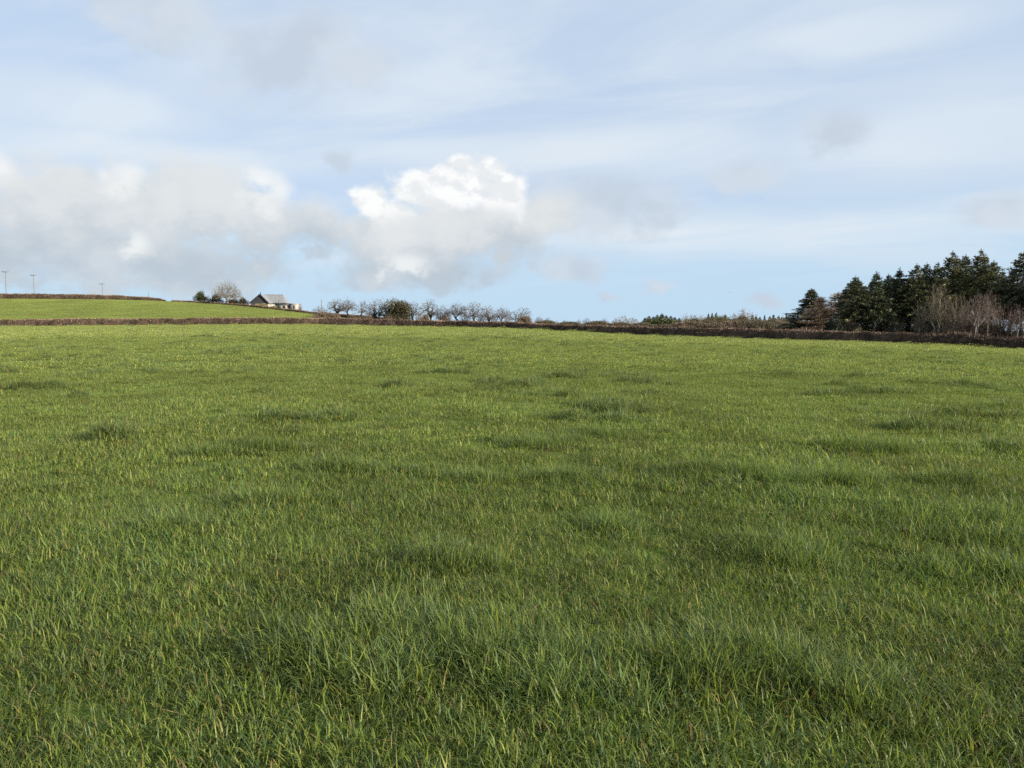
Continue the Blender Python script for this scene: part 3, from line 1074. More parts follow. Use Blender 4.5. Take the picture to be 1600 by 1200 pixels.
SPRUCE = [conifer(200 + i, 14, (6.0, 5.4, 6.2, 5.8, 6.6)[i], bare=(0.40, 0.34, 0.46, 0.36, 0.08)[i], lean=(0, 0.01, -0.01, 0.015, 0)[i], nb=(130, 140, 125, 140, 260)[i], spray=(62, 60, 64, 64, 72)[i], dead=60, green=((0.040, 0.046, 0.026), (0.036, 0.044, 0.027), (0.046, 0.050, 0.026), (0.060, 0.061, 0.029), (0.055, 0.058, 0.035))[i], pw=(0.85, 0.95, 0.8, 0.9, 0.95)[i]) for i in range(5)]
LARCH = [conifer(230 + i, 10, 4.8, bare=0.06, green=(0.30, 0.21, 0.16), nb=210, spray=95, trunkc=(0.16, 0.12, 0.10), size=1.0, pw=0.6, wr=(0.06, 0.12)) for i in range(2)]
PINE = conifer(240, 14, 7.5, bare=0.34, green=(0.044, 0.046, 0.030), nb=170, spray=76, pw=0.5)
EVER = [leafy_bush(300, 5, 7, 9000, 0.19, ((0.072, 0.064, 0.034), (0.055, 0.053, 0.029), (0.095, 0.082, 0.042)), 15, 0.75),
        leafy_bush(301, 5, 4.5, 3200, 0.22, ((0.06, 0.075, 0.03), (0.085, 0.09, 0.035), (0.045, 0.06, 0.025)), 9, 0.5),
        leafy_bush(302, 3.5, 4, 2600, 0.2, ((0.016, 0.022, 0.016), (0.022, 0.028, 0.018)), 8, 0.35),
        leafy_bush(303, 3.0, 3.4, 2600, 0.16, ((0.022, 0.030, 0.016), (0.030, 0.036, 0.02)), 14, 0.05)]
BROWN = [leafy_bush(320 + i, 4, 7, 7500, 0.22, p, 14, 0.3, M_TWIG, twig_share=0.85) for i, p in enumerate((
    ((0.13, 0.115, 0.08), (0.105, 0.098, 0.064), (0.155, 0.13, 0.088)), ((0.15, 0.115, 0.08), (0.18, 0.135, 0.095), (0.12, 0.10, 0.07)), ((0.095, 0.092, 0.052), (0.12, 0.108, 0.062), (0.13, 0.10, 0.065))))]
STRAW = leafy_bush(340, 1.6, 2.4, 1500, 0.2, ((0.34, 0.27, 0.13), (0.27, 0.22, 0.10), (0.20, 0.19, 0.08)), 8, 0.2, M_TWIG, twig_share=1.0)

# ------------------------------------------------------------------ hedges
HB = np.array([(0.20, 0.14, 0.105), (0.14, 0.098, 0.075), (0.26, 0.185, 0.13), (0.22, 0.13, 0.095), (0.09, 0.07, 0.052)])
HD = np.array([(0.135, 0.094, 0.074), (0.098, 0.070, 0.057), (0.18, 0.125, 0.090), (0.155, 0.096, 0.076), (0.066, 0.052, 0.044)])
HD = HD * 1.2
HG = np.array([(0.16, 0.16, 0.06), (0.28, 0.22, 0.12), (0.20, 0.15, 0.10), (0.12, 0.115, 0.06), (0.36, 0.28, 0.15)])


def hedge(label, path, pal, accents, width=1.5, dens=120, tw=(0.10, 0.34), fuzz=1.0, seed=0, thick=0.045):
    """path: (photo column, depth, photo row of the hedge top); a bumpy body under a coat of twigs and dry leaves"""
    q = np.random.default_rng(seed)
    pxs = np.arange(path[0][0], path[-1][0] + 0.01, 1.0)
    dep = np.interp(pxs, [p[0] for p in path], [p[1] for p in path])
    top = np.interp(pxs, [p[0] for p in path], [p[2] for p in path])
    rr = [ray(a, b) for a, b in zip(pxs, top)]
    X = np.array([a[0] for a in rr]) * dep
    Y = dep
    ZT = EYE + np.array([a[1] for a in rr]) * dep
    s = np.concatenate([[0], np.cumsum(np.hypot(np.diff(X), np.diff(Y)))])
    n = max(int(s[-1] / 0.45), 4)
    ss_ = np.linspace(0, s[-1], n)
    X, Y, ZT = np.interp(ss_, s, X), np.interp(ss_, s, Y), np.interp(ss_, s, ZT)
    tx, ty = np.gradient(X), np.gradient(Y)
    tl = np.hypot(tx, ty)
    nx, ny = ty / tl, -tx / tl                       # towards the camera side
    flip = np.where(nx * X + ny * Y > 0, -1, 1)
    nx, ny = nx * flip, ny * flip
    ZG = height(X, Y, False)
    Hh = np.maximum(ZT - ZG, 0.5) * (0.94 + 0.12 * vnoise(ss_ / 2.3, ss_ * 0, seed + 3))
    prof = [(-0.5, -0.05), (-0.52, 0.3), (-0.5, 0.65), (-0.42, 0.88), (-0.2, 0.97), (0.12, 0.98), (0.4, 0.9), (0.5, 0.6), (0.5, -0.05)]
    m = len(prof)
    V = np.zeros((n, m, 3))
    for j, (o, h) in enumerate(prof):
        wob = 1 + 0.35 * (fbm(ss_ / 1.1, ss_ * 0 + j * 0.7, seed + 5, 3) - 0.5)
        off = -o * width * wob * 0.9
        V[:, j, 0] = X + nx * off
        V[:, j, 1] = Y + ny * off
        V[:, j, 2] = ZG + Hh * h * (0.93 + 0.14 * (fbm(ss_ / 0.9, ss_ * 0 + j, seed + 8, 3) - 0.5)) - (0.1 if h < 0 else 0)
    ii = np.arange(n - 1)
    f = np.concatenate([np.stack([ii * m + j, ii * m + j + 1, (ii + 1) * m + j + 1, (ii + 1) * m + j], 1) for j in range(m - 1)])
    zone = vnoise(ss_ / 5.0, ss_ * 0 + 2, seed + 11)
    body = MB()
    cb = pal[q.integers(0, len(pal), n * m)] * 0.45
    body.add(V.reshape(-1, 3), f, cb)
    N = int(s[-1] * dens)
    i = q.integers(0, n - 1, N)
    fr = q.uniform(0, 1, N)
    u = q.uniform(0.0, 1, N) ** 0.9 * (m - 2.2)
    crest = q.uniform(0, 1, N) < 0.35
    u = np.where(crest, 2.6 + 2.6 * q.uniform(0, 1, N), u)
    j = np.floor(u).astype(int)
    fu = u - j
    p = (V[i, j] * (1 - fu)[:, None] + V[i, j + 1] * fu[:, None]) * (1 - fr)[:, None] + (V[i + 1, j] * (1 - fu)[:, None] + V[i + 1, j + 1] * fu[:, None]) * fr[:, None]
    outv = np.stack([nx[i] * np.where(j < 4, 1, -0.6), ny[i] * np.where(j < 4, 1, -0.6), np.full(N, 0.25)], 1) * np.where(j[:, None] >= 3, 0.35, 0.8) + np.array([0, 0, 0.5]) * np.where(j[:, None] >= 3, 1.9, 0.9)
    d = outv + rand_dirs(q, N) * 0.75
    d /= np.linalg.norm(d, axis=1, keepdims=True)
    ln = q.uniform(tw[0], tw[1], N) * fuzz * np.where(q.uniform(0, 1, N) < 0.03, 2.0, 1.0)
    w = np.cross(d, rand_dirs(q, N))
    w /= np.linalg.norm(w, axis=1, keepdims=True)
    w *= (thick * q.uniform(0.5, 1.6, N))[:, None]
    c = pal[q.integers(0, len(pal), N)] * np.where(crest, 1.25, 1.0)[:, None]  # crest twigs lightened, painting the sunlit top edge into the colour
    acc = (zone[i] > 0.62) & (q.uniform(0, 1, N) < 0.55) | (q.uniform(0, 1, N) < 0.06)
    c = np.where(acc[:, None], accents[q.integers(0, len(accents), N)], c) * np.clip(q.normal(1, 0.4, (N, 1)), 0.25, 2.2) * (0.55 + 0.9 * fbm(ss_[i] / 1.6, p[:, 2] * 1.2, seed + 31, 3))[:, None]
    body.tris(p - w, p + w, p + d * ln[:, None], c)
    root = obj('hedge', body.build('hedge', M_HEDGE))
    tag(root, label, 'hedge')
    return root


hedge('long clipped brown hedge along the foot of the hillside field',
      [(-420, 162, 502), (-160, 168, 500), (0, 170, 499), (100, 170, 497.3), (250, 170, 497), (330, 168.5, 496.2), (400, 167, 495.3), (470, 165.5, 496), (500, 165, 496.5)], HB, HG, seed=1)
hedge('dark clipped hedge between the pasture and the bare trees, running to the wood',
      [(500.5, 165, 496.5), (540, 164, 497), (600, 162, 498.5), (700, 157, 500.5), (800, 150, 503), (850, 144, 505.5), (900, 138, 507.5), (1000, 126, 509), (1100, 118, 512), (1200, 112, 514.5), (1300, 106, 516.5), (1400, 100, 518.5), (1440, 98, 519.5)], HD, HB, seed=2)
hedge('unkempt dark hedge and brambles below the pale-stemmed birches',
      [(1440.5, 98, 521), (1470, 96.5, 522.5), (1495, 95.2, 519), (1530, 93.5, 524), (1560, 92, 527), (1600, 90, 526), (1680, 86.5, 529), (1900, 78, 538), (2300, 62, 552)], HD * 0.8, np.array([(0.12, 0.072, 0.055), (0.09, 0.07, 0.05)]), width=2.2, tw=(0.15, 0.6), seed=3, dens=150)
hedge('trimmed brown hedge on the skyline below the tall poles',
      [(-420, 250, 457), (-160, 251, 459), (0, 255, 458.5), (60, 254.4, 458.3), (120, 253.6, 459.5), (180, 252.4, 461), (230, 251, 464), (252, 250, 466.5), (257, 249.8, 468.5)], HB * 0.95, HG, seed=4, width=2.0, dens=100)
hedge('low dark hedge stepping down past the old bare tree to the house garden',
      [(270, 249.2, 469.5), (290, 247.8, 470), (320, 245.3, 471), (350, 242, 473.5), (380, 237, 475.5), (400, 234, 476.8), (420, 229.8, 479)], HD, HB, seed=5, dens=100)
hedge('short dark garden hedge in front of the flat-roofed outbuilding',
      [(433, 227.5, 481), (450, 224, 482.5), (468, 219.7, 484.5), (480, 217, 486.5), (494, 213.2, 488)], HD * 0.9, HG, seed=6, dens=100)
hedge('thin brown hedge line dropping behind the bare trees from the crop field corner',
      [(497, 212.5, 488), (520, 209.5, 489.5), (560, 204, 492.5), (600, 201, 496), (640, 200.4, 499)], HB * 0.8, HG, seed=7, dens=80)

# ------------------------------------------------------------------ hilltop trees and shrubs
plant(OAK, 'bare_tree', 'tree', 'large domed bare tree standing alone beside the hilltop house', 355, 439, 244, 44, rot=0.0)
plant(EVER[1], 'evergreen_bush', 'bush', 'olive green upright bush at the uphill end of the garden planting', 313, 455, 250, 17)
plant(SCRUB[0], 'bare_shrub', 'shrub', 'thin bare shrub between the olive bush and the black bush', 325, 460, 250, 9)
plant(EVER[2], 'evergreen_bush', 'bush', 'near-black spreading bush against the big bare tree', 338, 460, 250, 18)
plant(BROWN[2], 'scrub_bush', 'bush', 'low olive brown bush under the big bare tree', 364, 467.5, 249, 20)
plant(EVER[3], 'evergreen_bush', 'bush', 'round clipped dark bush between the bare tree and the house', 379, 465, 247, 13)
plant(SCRUB[0], 'bare_shrub', 'shrub', 'small bare twiggy shrub next to the round clipped bush', 387, 467, 247, 6)
plant(STRAW, 'straw_clump', 'dry grass', 'tall straw-coloured grass filling the gap between garden hedges', 427, 479, 227.5, 13)
plant(STRAW, 'straw_clump', 'dry grass', 'straw-coloured growth on the bank below the dark gable', 409, 475, 236, 16)
plant(SCRUB[0], 'bare_shrub', 'shrub', 'wispy bare shrub at the end wall of the outbuilding', 468, 474, 228, 8)

# ------------------------------------------------------------------ the row of hedgerow trees
G1 = 'bare trees in the row behind the field hedge'
ROW = [(0, 500, 477, 182, 19, 'small bare tree beside the thin pole at the crop field corner'),
       (3, 527, 466, 192, 23, 'bare tree with thin crown, next uphill of the flat-topped bare tree'),
       (1, 541, 465, 190, 22, 'flat-topped dense bare tree near the thin pole'),
       (5, 563, 468, 190, 18, 'spindly leaning bare tree in the gap of the tree row'),
       (4, 588, 467, 182, 30, 'many-stemmed bare tree on the pole side of the big evergreen bush'),
       (0, 645, 471, 182, 28, 'bare tree half hidden by the big evergreen bush'),
       (3, 673, 466, 178, 22, 'tall slender bare tree just past the big evergreen bush'),
       (4, 691, 476, 176, 20, 'low bare tree filling in behind the slender bare tree'),
       (1, 711, 471, 174, 28, 'gnarled bare tree with dark stems midway along the row'),
       (0, 741, 471, 172, 32, 'broadest bare tree of the row with a forked dark trunk'),
       (3, 764, 476, 172, 18, 'narrow bare tree between the forked tree and the rounded tree'),
       (1, 782, 478, 168, 24, 'rounded small bare tree on a single short trunk'),
       (2, 806, 480, 164, 29, 'wind-leaning bare tree at the low end of the row')]
for k, px, top, d, w, lab in ROW:
    plant(HT[k], 'bare_tree', 'tree', lab, px, top, d, w * 1.36, G1, rot=random.uniform(-0.3, 0.3))
plant(EVER[0], 'evergreen_bush', 'bush', 'big spreading dark evergreen bush among the bare hedgerow trees', 620, 469, 178, 42, rot=0.2)
for px, top, d, w, k, lab in ((503, 488, 172, 26, 1, 'rusty bramble bush at the corner of the crop field'), (522, 490, 171, 20, 1, 'rusty bramble bush beside the corner bramble, under bare trees'),
                              (575, 494, 180, 40, 2, 'pale olive scrub on the bank below the leaning bare tree'), (819, 495, 154, 24, 1, 'orange-brown bush under the wind-leaning tree'),
                              (665, 492, 172, 12, 1, 'small reddish bush at the foot of the slender tree')):
    plant(BROWN[k], 'scrub_bush', 'bush', lab, px, top, d, w)
for i, (px, top, w) in enumerate(((550, 488, 16), (575, 488, 18), (606, 489, 18), (655, 487, 18), (690, 490, 16), (700, 489, 16), (726, 489, 18), (752, 489, 18), (772, 491, 16), (792, 493, 14))):
    plant(SCRUB[i % 2], 'bare_shrub', 'shrub', 'low bare thicket between the trunks of the hedgerow trees', px, top, 172, w, 'thicket shrubs in the tree row')

# ------------------------------------------------------------------ far bare trees past the end of the row
G2 = 'small far bare trees beyond the hedge'
for k, px, top, d, w in ((1, 841, 493.5, 230, 17), (0, 856, 495.5, 230, 14), (3, 870, 500, 240, 12), (1, 881, 499, 240, 12), (3, 905, 498, 230, 10), (0, 917, 496, 225, 16), (3, 945, 496.5, 230, 15), (5, 958, 497, 230, 11)):
    plant(HT[k], 'bare_tree', 'tree', 'small far bare tree showing above the hedge between the row and the distant wood', px, top, d, w, G2)
plant(OAKB, 'bare_tree', 'tree', 'low wide domed bare tree just before the small dark conifer wood', 979, 493.5, 215, 46, rot=1.0)
for px, top, w in ((935, 502, 40), (1005, 504, 34), (890, 503, 40), (855, 501, 34), (970, 504, 44), (1030, 507, 40)):
    plant(BROWN[0], 'scrub_bush', 'bush', 'low tawny scrub showing over the dark hedge', px, top, 190, w, 'tawny scrub beyond the hedge')

G3 = 'dark conifers of the small distant wood'
for i, (px, top) in enumerate(((1008, 496), (1014, 493), (1021, 494), (1027, 491), (1034, 489), (1041, 492), (1048, 493), (1055, 495), (1061, 496), (1071, 497))):
    plant(SPRUCE[(i * 2) % 5], 'conifer', 'tree', 'small dark conifer in the distant wood beside the low domed tree', px, top, 270 + 4 * (i % 3), 20, G3, rot=i * 1.3)
for i, (px, top, d) in enumerate(((1018, 499, 245), (1035, 497, 245), (1052, 499, 245))):
    plant(EVER[1], 'evergreen_bush', 'bush', 'dull green bush at the foot of the small dark conifers', px, top, d, 34, 'bushes below the distant conifers')
G4 = 'far bare woodland trees'
for i, (px, top, w) in enumerate(((1072, 491, 20), (1084, 490.5, 22), (1096, 491, 22), (1104, 494, 16), (1148, 497, 20), (1190, 498, 20), (1200, 499, 18), (1212, 498, 22), (1224, 497, 20), (1236, 499, 18))):
    plant((OAK, ASH[0], ASH[2], OAK)[i % 4], 'bare_tree', 'tree', 'bare brown tree in the far mixed wood above the hedge', px, top, 240 + 5 * (i % 3), w, G4, rot=i * 0.9)
for i, (px, top, w) in enumerate(((1107, 489, 11), (1113, 488, 11), (1119, 487.5, 11), (1134, 490, 13), (1151, 497, 12), (1154, 495, 10))):
    plant(SPRUCE[i % 5], 'conifer', 'tree', 'dark evergreen poking out of the far mixed wood near the fan-shaped tree', px, top, 255, w, 'evergreens in the far mixed wood', rot=i)
plant(OAKB, 'bare_tree', 'tree', 'fan-shaped pale bare tree rising over the far mixed wood', 1162, 482.5, 235, 40, rot=2.0)
for i, px in enumerate((1176, 1181, 1188, 1195, 1203, 1209, 1216, 1222, 1229, 1238)):
    plant(SPRUCE[(i * 3) % 5], 'conifer', 'tree', 'distant young conifer with pointed tip beyond the brown scrub', px, 490.5 + (i * 7 % 5) * 0.9, 310, 13, 'distant young conifers', rot=i)
for i, (px, top, d, w, k) in enumerate(((1080, 505, 160, 34, 1), (1105, 500, 165, 44, 2), (1128, 498, 170, 44, 2), (1118, 508, 150, 40, 1), (1146, 505, 160, 34, 1), (1165, 503, 165, 36, 0), (1185, 505, 160, 40, 0), (1205, 503, 165, 40, 0), (1225, 501, 170, 40, 0), (1240, 506, 155, 34, 0), (1065, 507, 160, 30, 1), (1160, 497, 180, 20, 2))):
    plant(BROWN[k], 'scrub_bush', 'bush', ('tawny brown scrub bush behind the dark clipped hedge', 'orange-tinged bramble scrub behind the dark clipped hedge', 'domed olive-brown scrub below the far evergreens')[k], px, top - 2.5, d, w * 1.45, ('tawny scrub bushes', 'orange scrub bushes', 'olive scrub domes')[k], rot=i)

# ------------------------------------------------------------------ the conifer wood on the field edge
plant(SPRUCE[4], 'conifer', 'tree', 'lone broad spruce at the open end of the conifer wood', 1268, 450, 122, 96, rot=0.4)
plant(LARCH[0], 'larch_tree', 'tree', 'russet bare larch nestled against the lone broad spruce', 1286, 463, 116, 64)
plant(LARCH[1], 'larch_tree', 'tree', 'taller russet bare larch before the dark spruces begin', 1309, 456, 118, 64)
plant(EVER[2], 'evergreen_bush', 'bush', 'dark low bush under the russet larches', 1305, 495, 110, 30)
FRONT = [(1338, 430, 112, 42, 0, 'first tall dark spruce after the russet larches, with ragged side branches'), (1368, 423, 112, 36, 1, 'second tall dark spruce after the russet larches'),
         (1388, 427, 116, 34, 2, 'third spruce after the larches, shorter and behind its neighbours'), (1406, 417, 113, 36, 1, 'fourth tall spruce after the larches with a slim top'),
         (1432, 411, 112, 38, 2, 'dense spruce before the gap of bare trunks'), (1449, 409, 114, 34, 0, 'spruce standing over the gap of bare trunks'),
         (1465, 409, 116, 34, 3, 'spruce directly behind the upright ash'), (1487, 391, 111, 46, 3, 'tall olive-lit spruce with broad shoulders in the middle of the wood'),
         (1508, 396, 114, 40, 0, 'spruce squeezed between the two tallest spruces'), (1531, 388, 110, 44, 3, 'tallest spruce of the wood with a sharp leader'),
         (1553, 406, 113, 42, 2, 'shorter spruce beside the sharp-topped tallest one')]
for px, top, d, w, k, lab in FRONT:
    plant(SPRUCE[k], 'conifer', 'tree', lab, px, top, d, w * 1.5, 'front spruces of the conifer wood', rot=random.uniform(0, 6))
plant(PINE, 'conifer', 'tree', 'massive rounded dark conifer past the notch in the wood', 1600, 392, 106, 76, rot=0.3)
BACK = [(1325 + 13.5 * i + random.uniform(-4, 4), 433 - 1.2 * i + random.uniform(-3, 7), 124 + random.uniform(0, 14)) for i in range(20)]
for px, top, d in BACK:
    plant(SPRUCE[random.randrange(4)], 'conifer', 'tree', 'dark spruce deep in the wood behind the front row', px, top + 6, d, 54, 'spruces deep in the conifer wood', rot=random.uniform(0, 6))
# the wood goes on along the field edge, beyond the picture
for i in range(14):
    px = 1642 + 40 * i
    plant(SPRUCE[i % 4], 'conifer', 'tree', 'dark spruce of the wood farther along the field edge', px, 396 - 4 * i + (i * 5 % 7), 103 - 2.2 * i + 5 * (i % 2), 74, 'spruces along the field edge', rot=i)
# bare trees at the wood's edge
plant(ASH[0], 'bare_tree', 'tree', 'upright many-stemmed bare ash lit against the dark spruces', 1467, 440, 101, 44, rot=0.2)
plant(ASH[1], 'bare_tree', 'tree', 'bushy bare tree between the upright ash and the birches', 1497, 459, 101, 46)
plant(BIRCH[0], 'bare_tree', 'tree', 'pale-barked birch with two spreading stems in the unkempt hedge', 1530, 457, 96, 52, rot=0.1)
plant(BIRCH[1], 'bare_tree', 'tree', 'single-stemmed pale birch next to the two-stemmed birch', 1546, 452, 97, 40, rot=0.7)
plant(BIRCH[1], 'bare_tree', 'tree', 'small whitish birch in front of the massive rounded conifer', 1592, 476, 95, 36, rot=2.0)
plant(ASH[2], 'bare_tree', 'tree', 'slender bare sapling before the gap of bare trunks', 1438, 470, 103, 26)
for i, (px, top, w, k, lab) in enumerate(((1570, 470, 50, 2, 'reddish twiggy shrub below the notch in the wood'), (1512, 486, 40, 2, 'reddish thicket between the birches and the bushy bare tree'), (1480, 498, 34, 0, 'brown thicket at the foot of the upright ash'),
                                          (1540, 500, 36, 0, 'brown thicket around the birch trunks'), (1600, 500, 44, 2, 'reddish thicket under the small whitish birch'))):
    plant(SCRUB[k], 'bare_shrub', 'shrub', lab, px, top, 98.5, w)
for i in range(12):
    plant(EVER[1] if i % 3 else BROWN[0], 'undergrowth_bush', 'bush', 'yellowish green undergrowth among the spruce trunks', 1335 + i * 20, 505 - (i * 7 % 11), 112 + (i % 3) * 4, 26, 'undergrowth in the conifer wood', rot=i)


# ================================================================== house on the hill
def house():
    d = 250.0
    def P(px, py, dd=d):
        x, z = ray(px, py)
        return Vector((x * dd, dd, EYE + z * dd))
    k = d / F                                     # metres per photo pixel
    base = hz(P(415, 480).x, d)
    root = bpy.data.objects.new('house', None)
    C.objects.link(root)
    x0 = P(411, 480).x
    root.location = (x0, d, base - 0.3)
    root.rotation_euler = (0, 0, 0.0)
    tag(root, 'grey slate-roofed bungalow with dark front gable on the hilltop', 'house')
    zb = base - 0.3
    L = lambda px: P(px, 480).x - x0
    Z = lambda py: P(411, py).z - zb
    ridge, eave = Z(459.8), Z(473.2)
    grey, dark_wall, whitec, fascia = (0.20, 0.207, 0.215), (0.042, 0.043, 0.048), (0.36, 0.35, 0.325), (0.035, 0.037, 0.045)  # second tone is the dark one of the wing's gable and left side
    # main range, ridge along x, behind the front wing
    xa, xb = L(394.5), L(444.5)
    ya, yb, yr = 1.2, 7.2, 4.2
    m = MB()
    m.box((xa + 0.35, ya + 0.3, 0), (xb - 0.5, yb - 0.3, eave), whitec)
    obj('wall', m.build('wall', M_WALL), root)
    m = MB()
    rl, rr = L(397.0), L(436.5)
    th = 0.14
    for s in (0, -th):
        A, B = (xa, ya, eave + s), (xb, ya, eave + s)
        Cc, Dd = (rr, yr, ridge + s), (rl, yr, ridge + s)
        E, Fp = (xb, yb, eave + s), (xa, yb, eave + s)
        for poly in ((A, B, Cc, Dd), (B, E, Cc), (E, Fp, Dd, Cc), (Fp, A, Dd)):
            m.poly(poly if s == 0 else poly[::-1], grey)
    for p, q_ in (((xa, ya), (xb, ya)), ((xb, ya), (xb, yb)), ((xb, yb), (xa, yb)), ((xa, yb), (xa, ya))):
        m.poly([(p[0], p[1], eave - th), (q_[0], q_[1], eave - th), (q_[0], q_[1], eave), (p[0], p[1], eave)], fascia)
    roof = obj('roof', m.build('roof', M_SLATE), root)
    m = MB()
    m.tubes([(rl, yr, ridge + 0.03)], [(rr, yr, ridge + 0.03)], [0.1], [0.1], 6, np.array(grey) * 0.8)
    obj('ridge_tile', m.build('ridge_tile', M_SLATE), roof)
    # front wing with the gable to the camera
    ga, gb, gx, ap = L(395.0), L(423.8), L(411.2), Z(460.2)
    gy = -2.6
    e2 = Z(473.5)
    m = MB()
    W5 = [(ga + 0.3, gy, 0), (gb - 0.3, gy, 0), (gb - 0.3, gy, e2), (gx, gy, ap - 0.22), (ga + 0.3, gy, e2)]
    m.poly(W5, dark_wall)
    W6 = [(x, yr, z) for (x, _, z) in W5]
    m.poly(W6[::-1], dark_wall)
    for i in (0, 1, 4):
        j = (i + 1) % 5
        m.poly([W5[j], W5[i], W6[i], W6[j]], dark_wall if i == 4 else whitec)
    obj('front_wall', m.build('front_wall', M_WALL), root)
    m = MB()
    for s in (0, -0.14):
        m.poly([(gx, gy - 0.35, ap + s), (gx, yr, ap + s), (gb + 0.15, yr, e2 - 0.1 + s), (gb + 0.15, gy - 0.35, e2 - 0.1 + s)][::(-1 if s == 0 else 1)], grey)
        m.poly([(gx, gy - 0.35, ap + s), (gx, yr, ap + s), (ga - 0.15, yr, e2 - 0.1 + s), (ga - 0.15, gy - 0.35, e2 - 0.1 + s)][::(1 if s == 0 else -1)], grey)
    obj('front_roof', m.build('front_roof', M_SLATE), root)
    for side in (gb + 0.15, ga - 0.15):
        m = MB()
        m.tubes([(gx, gy - 0.37, ap - 0.09)], [(side, gy - 0.37, e2 - 0.19)], [0.2], [0.2], 4, fascia)
        obj('bargeboard', m.build('bargeboard', M_WOOD), root)
    m = MB()
    m.tubes([(gx, gy + 0.3, ap - 0.1), (gx, gy + 0.3, ap + 0.35)], [(gx, gy + 0.3, ap + 0.35), (gx, gy + 0.3, ap + 0.75)], [0.16, 0.10], [0.16, 0.08], 8, fascia)
    obj('chimney_pot', m.build('chimney_pot', M_WOOD), root)
    # windows along the white side of the main range and in the gable
    for (wx, wy, wz, w, h) in ((L(428), ya + 0.28, 1.0, 1.3, 1.1), (L(437), ya + 0.28, 1.0, 1.3, 1.1), (gx - 1.2, gy, 1.0, 1.2, 1.1), (gx + 1.3, gy, 1.0, 1.2, 1.1)):
        m = MB()
        m.box((wx - w / 2, wy - 0.06, wz), (wx + w / 2, wy + 0.02, wz + h), (0.7, 0.7, 0.68))
        wo_ = obj('window', m.build('window', M_WALL), root)
        m = MB()
        for sgn in (-1, 1):
            m.box((wx + sgn * w / 4 - w * 0.2, wy - 0.075, wz + 0.08), (wx + sgn * w / 4 + w * 0.2, wy - 0.05, wz + h - 0.08), (0.03, 0.035, 0.04))
        obj('pane', m.build('pane', M_GLASS), wo_)
    m = MB()
    m.box((gb + 0.5, ya + 0.27, 0), (gb + 1.4, ya + 0.33, 2.05), (0.12, 0.06, 0.04))
    obj('door', m.build('door', M_WOOD), root)
    m = MB()
    m.tubes([(L(434.5), ya - 0.5, 0)], [(L(434.5), ya - 0.5, Z(468))], [0.06], [0.05], 6, fascia)
    obj('flue_pipe', m.build('flue_pipe', M_WOOD), root)

    # flat-roofed outbuilding beside it
    d2 = 240.0
    bx0, bx1 = P(430, 478, d2).x, P(465, 478, d2).x
    b2 = hz((bx0 + bx1) / 2, d2)
    r2 = bpy.data.objects.new('outbuilding', None)
    C.objects.link(r2)
    r2.location = (bx0, d2, b2 - 0.3)
    tag(r2, 'low white flat-roofed outbuilding joined to the downhill side of the bungalow', 'outbuilding')
    zt = P(440, 475, d2).z - b2 + 0.3
    w = bx1 - bx0
    m = MB()
    m.box((0, 0, 0), (w * 0.72, 4, zt - 0.25), (0.28, 0.265, 0.25))
    obj('wall', m.build('wall', M_WALL), r2)
    m = MB()
    m.box((w * 0.7, -0.5, 0), (w, 3.5, zt - 0.05), (0.38, 0.36, 0.33))
    obj('end_wall', m.build('end_wall', M_WALL), r2)
    m = MB()
    m.box((-0.2, -0.25, zt - 0.247), (w * 0.698, 4.2, zt), (0.10, 0.10, 0.11))
    obj('roof', m.build('roof', M_SLATE), r2)
    m = MB()
    m.box((w * 0.702 - 0.1, -0.7, zt - 0.047), (w + 0.15, 3.7, zt + 0.12), (0.30, 0.29, 0.28))
    obj('roof', m.build('roof', M_SLATE), r2)
    for f0 in (0.12, 0.34, 0.55):
        m = MB()
        m.box((w * f0, -0.04, zt - 1.35), (w * f0 + 0.9, 0.02, zt - 0.5), (0.04, 0.045, 0.05))
        obj('window', m.build('window', M_GLASS), r2)
    m = MB()
    m.box((w * 0.81, -0.54, 0.1), (w * 0.81 + 0.8, -0.47, zt - 0.4), (0.10, 0.085, 0.07))
    obj('door', m.build('door', M_WOOD), r2)


house()


# ================================================================== poles
def pole(label, px, top, depth, arm, lean=0.0, group=None, thick=0.75):
    x, z = ray(px, top)
    gx = x * depth
    gz = hz(gx, depth)
    H = EYE + z * depth - gz
    root = bpy.data.objects.new('utility_pole', None)
    C.objects.link(root)
    root.location = (gx, depth, gz - 0.2)
    root.rotation_euler = (0, lean, 0)
    tag(root, label, 'pole', group)
    wood = (0.17, 0.155, 0.14)
    m = MB()
    m.tubes([(0, 0, 0)], [(0, 0, H + 0.2)], [0.19 * thick], [0.13 * thick], 8, wood)
    obj('post', m.build('post', M_WOOD), root)
    if arm:
        m = MB()
        m.box((-arm / 2, -0.22, H - 0.12), (arm / 2, -0.08, H + 0.08), (0.12, 0.11, 0.105))
        obj('crossarm', m.build('crossarm', M_WOOD), root)
        for s in (-0.46, 0.0, 0.46):
            m = MB()
            m.tubes([(s * arm, -0.15, H + 0.08), (s * arm, -0.15, H + 0.25)], [(s * arm, -0.15, H + 0.25), (s * arm, -0.15, H + 0.36)], [0.05, 0.10], [0.05, 0.05], 6, (0.16, 0.11, 0.09))
            obj('insulator', m.build('insulator', M_SLATE), root)
    return root


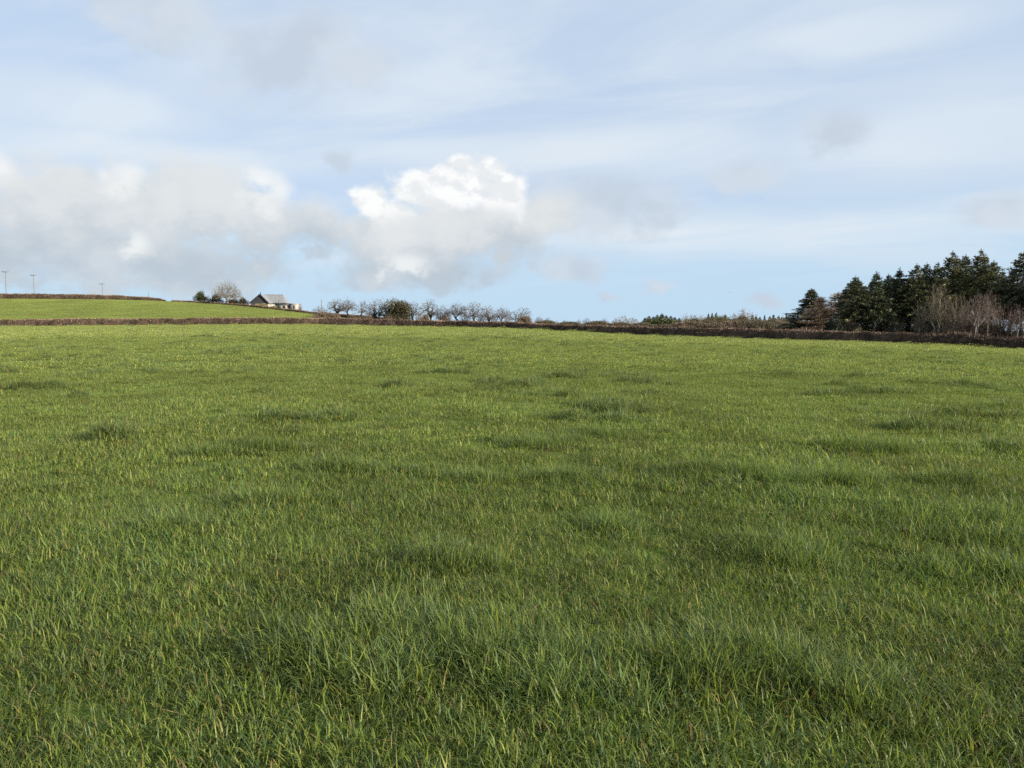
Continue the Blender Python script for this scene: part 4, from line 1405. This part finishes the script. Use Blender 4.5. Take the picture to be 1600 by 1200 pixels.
pole('tallest utility pole with crossarm, leaning, at the high end of the skyline hedge', 7.5, 424, 285, 2.6, 0.02)
pole('utility pole with crossarm behind a light patch of the skyline hedge', 52, 429.5, 300, 2.2)
pole('shorter utility pole with crossarm behind the middle of the skyline hedge', 159.5, 443, 340, 2.3)
pole('short thin pole without crossarm at the low end of the skyline hedge', 232, 455, 340, 0)
pole('stub of a pole just showing over the skyline hedge', 148, 457.5, 340, 0)
pole('thin bare pole in the bush at the crop field corner', 502.3, 468, 178, 0, thick=0.55)


# ================================================================== birds
def bird(label, px, py, depth, span, yaw):
    x, z = ray(px, py)
    root = bpy.data.objects.new('bird', None)
    C.objects.link(root)
    root.location = (x * depth, depth, EYE + z * depth)
    root.rotation_euler = (0, 0.15, yaw)
    tag(root, label, 'bird')
    dk = (0.03, 0.03, 0.035)
    m = MB()
    zs = [(-0.32, 0.01), (-0.22, 0.05), (0.0, 0.085), (0.14, 0.06), (0.2, 0.045), (0.27, 0.04), (0.34, 0.005)]
    zs = [(a * span, b * span) for a, b in zs]
    m.tubes([(0, a, 0) for a, b in zs[:-1]], [(0, a, 0) for a, b in zs[1:]], [b for a, b in zs[:-1]], [b for a, b in zs[1:]], 8, dk)
    m.add([(-0.03 * span, -0.28 * span, 0), (0.03 * span, -0.28 * span, 0), (0.08 * span, -0.46 * span, 0.0), (-0.08 * span, -0.46 * span, 0.0)], np.array([(0, 1, 2, 3)]), dk)
    obj('body', m.build('body', M_FEATHER), root)
    for s in (-1, 1):
        m = MB()
        w = [(0.04, 0.12, 0.03), (0.25, 0.16, 0.10), (0.52, 0.02, 0.06), (0.50, -0.06, 0.06), (0.25, -0.04, 0.09), (0.04, -0.10, 0.03)]
        top = [(s * a * span, b * span, c * span) for a, b, c in w]
        bot = [(a, b, c - 0.015 * span) for a, b, c in top]
        m.add(top + bot, [np.array([(0, 1, 4, 5), (1, 2, 3, 4), (11, 10, 7, 6), (10, 9, 8, 7)] + [(i, (i + 1) % 6, 6 + (i + 1) % 6, 6 + i) for i in range(6)])], dk)
        obj('wing', m.build('wing', M_FEATHER), root)


bird('tiny dark bird flying in the open sky above the far mixed wood', 1140, 457, 160, 0.42, 0.5)
bird('tiny dark bird high in the veiled sky over the fan-shaped tree', 1190, 310, 170, 0.4, 1.2)
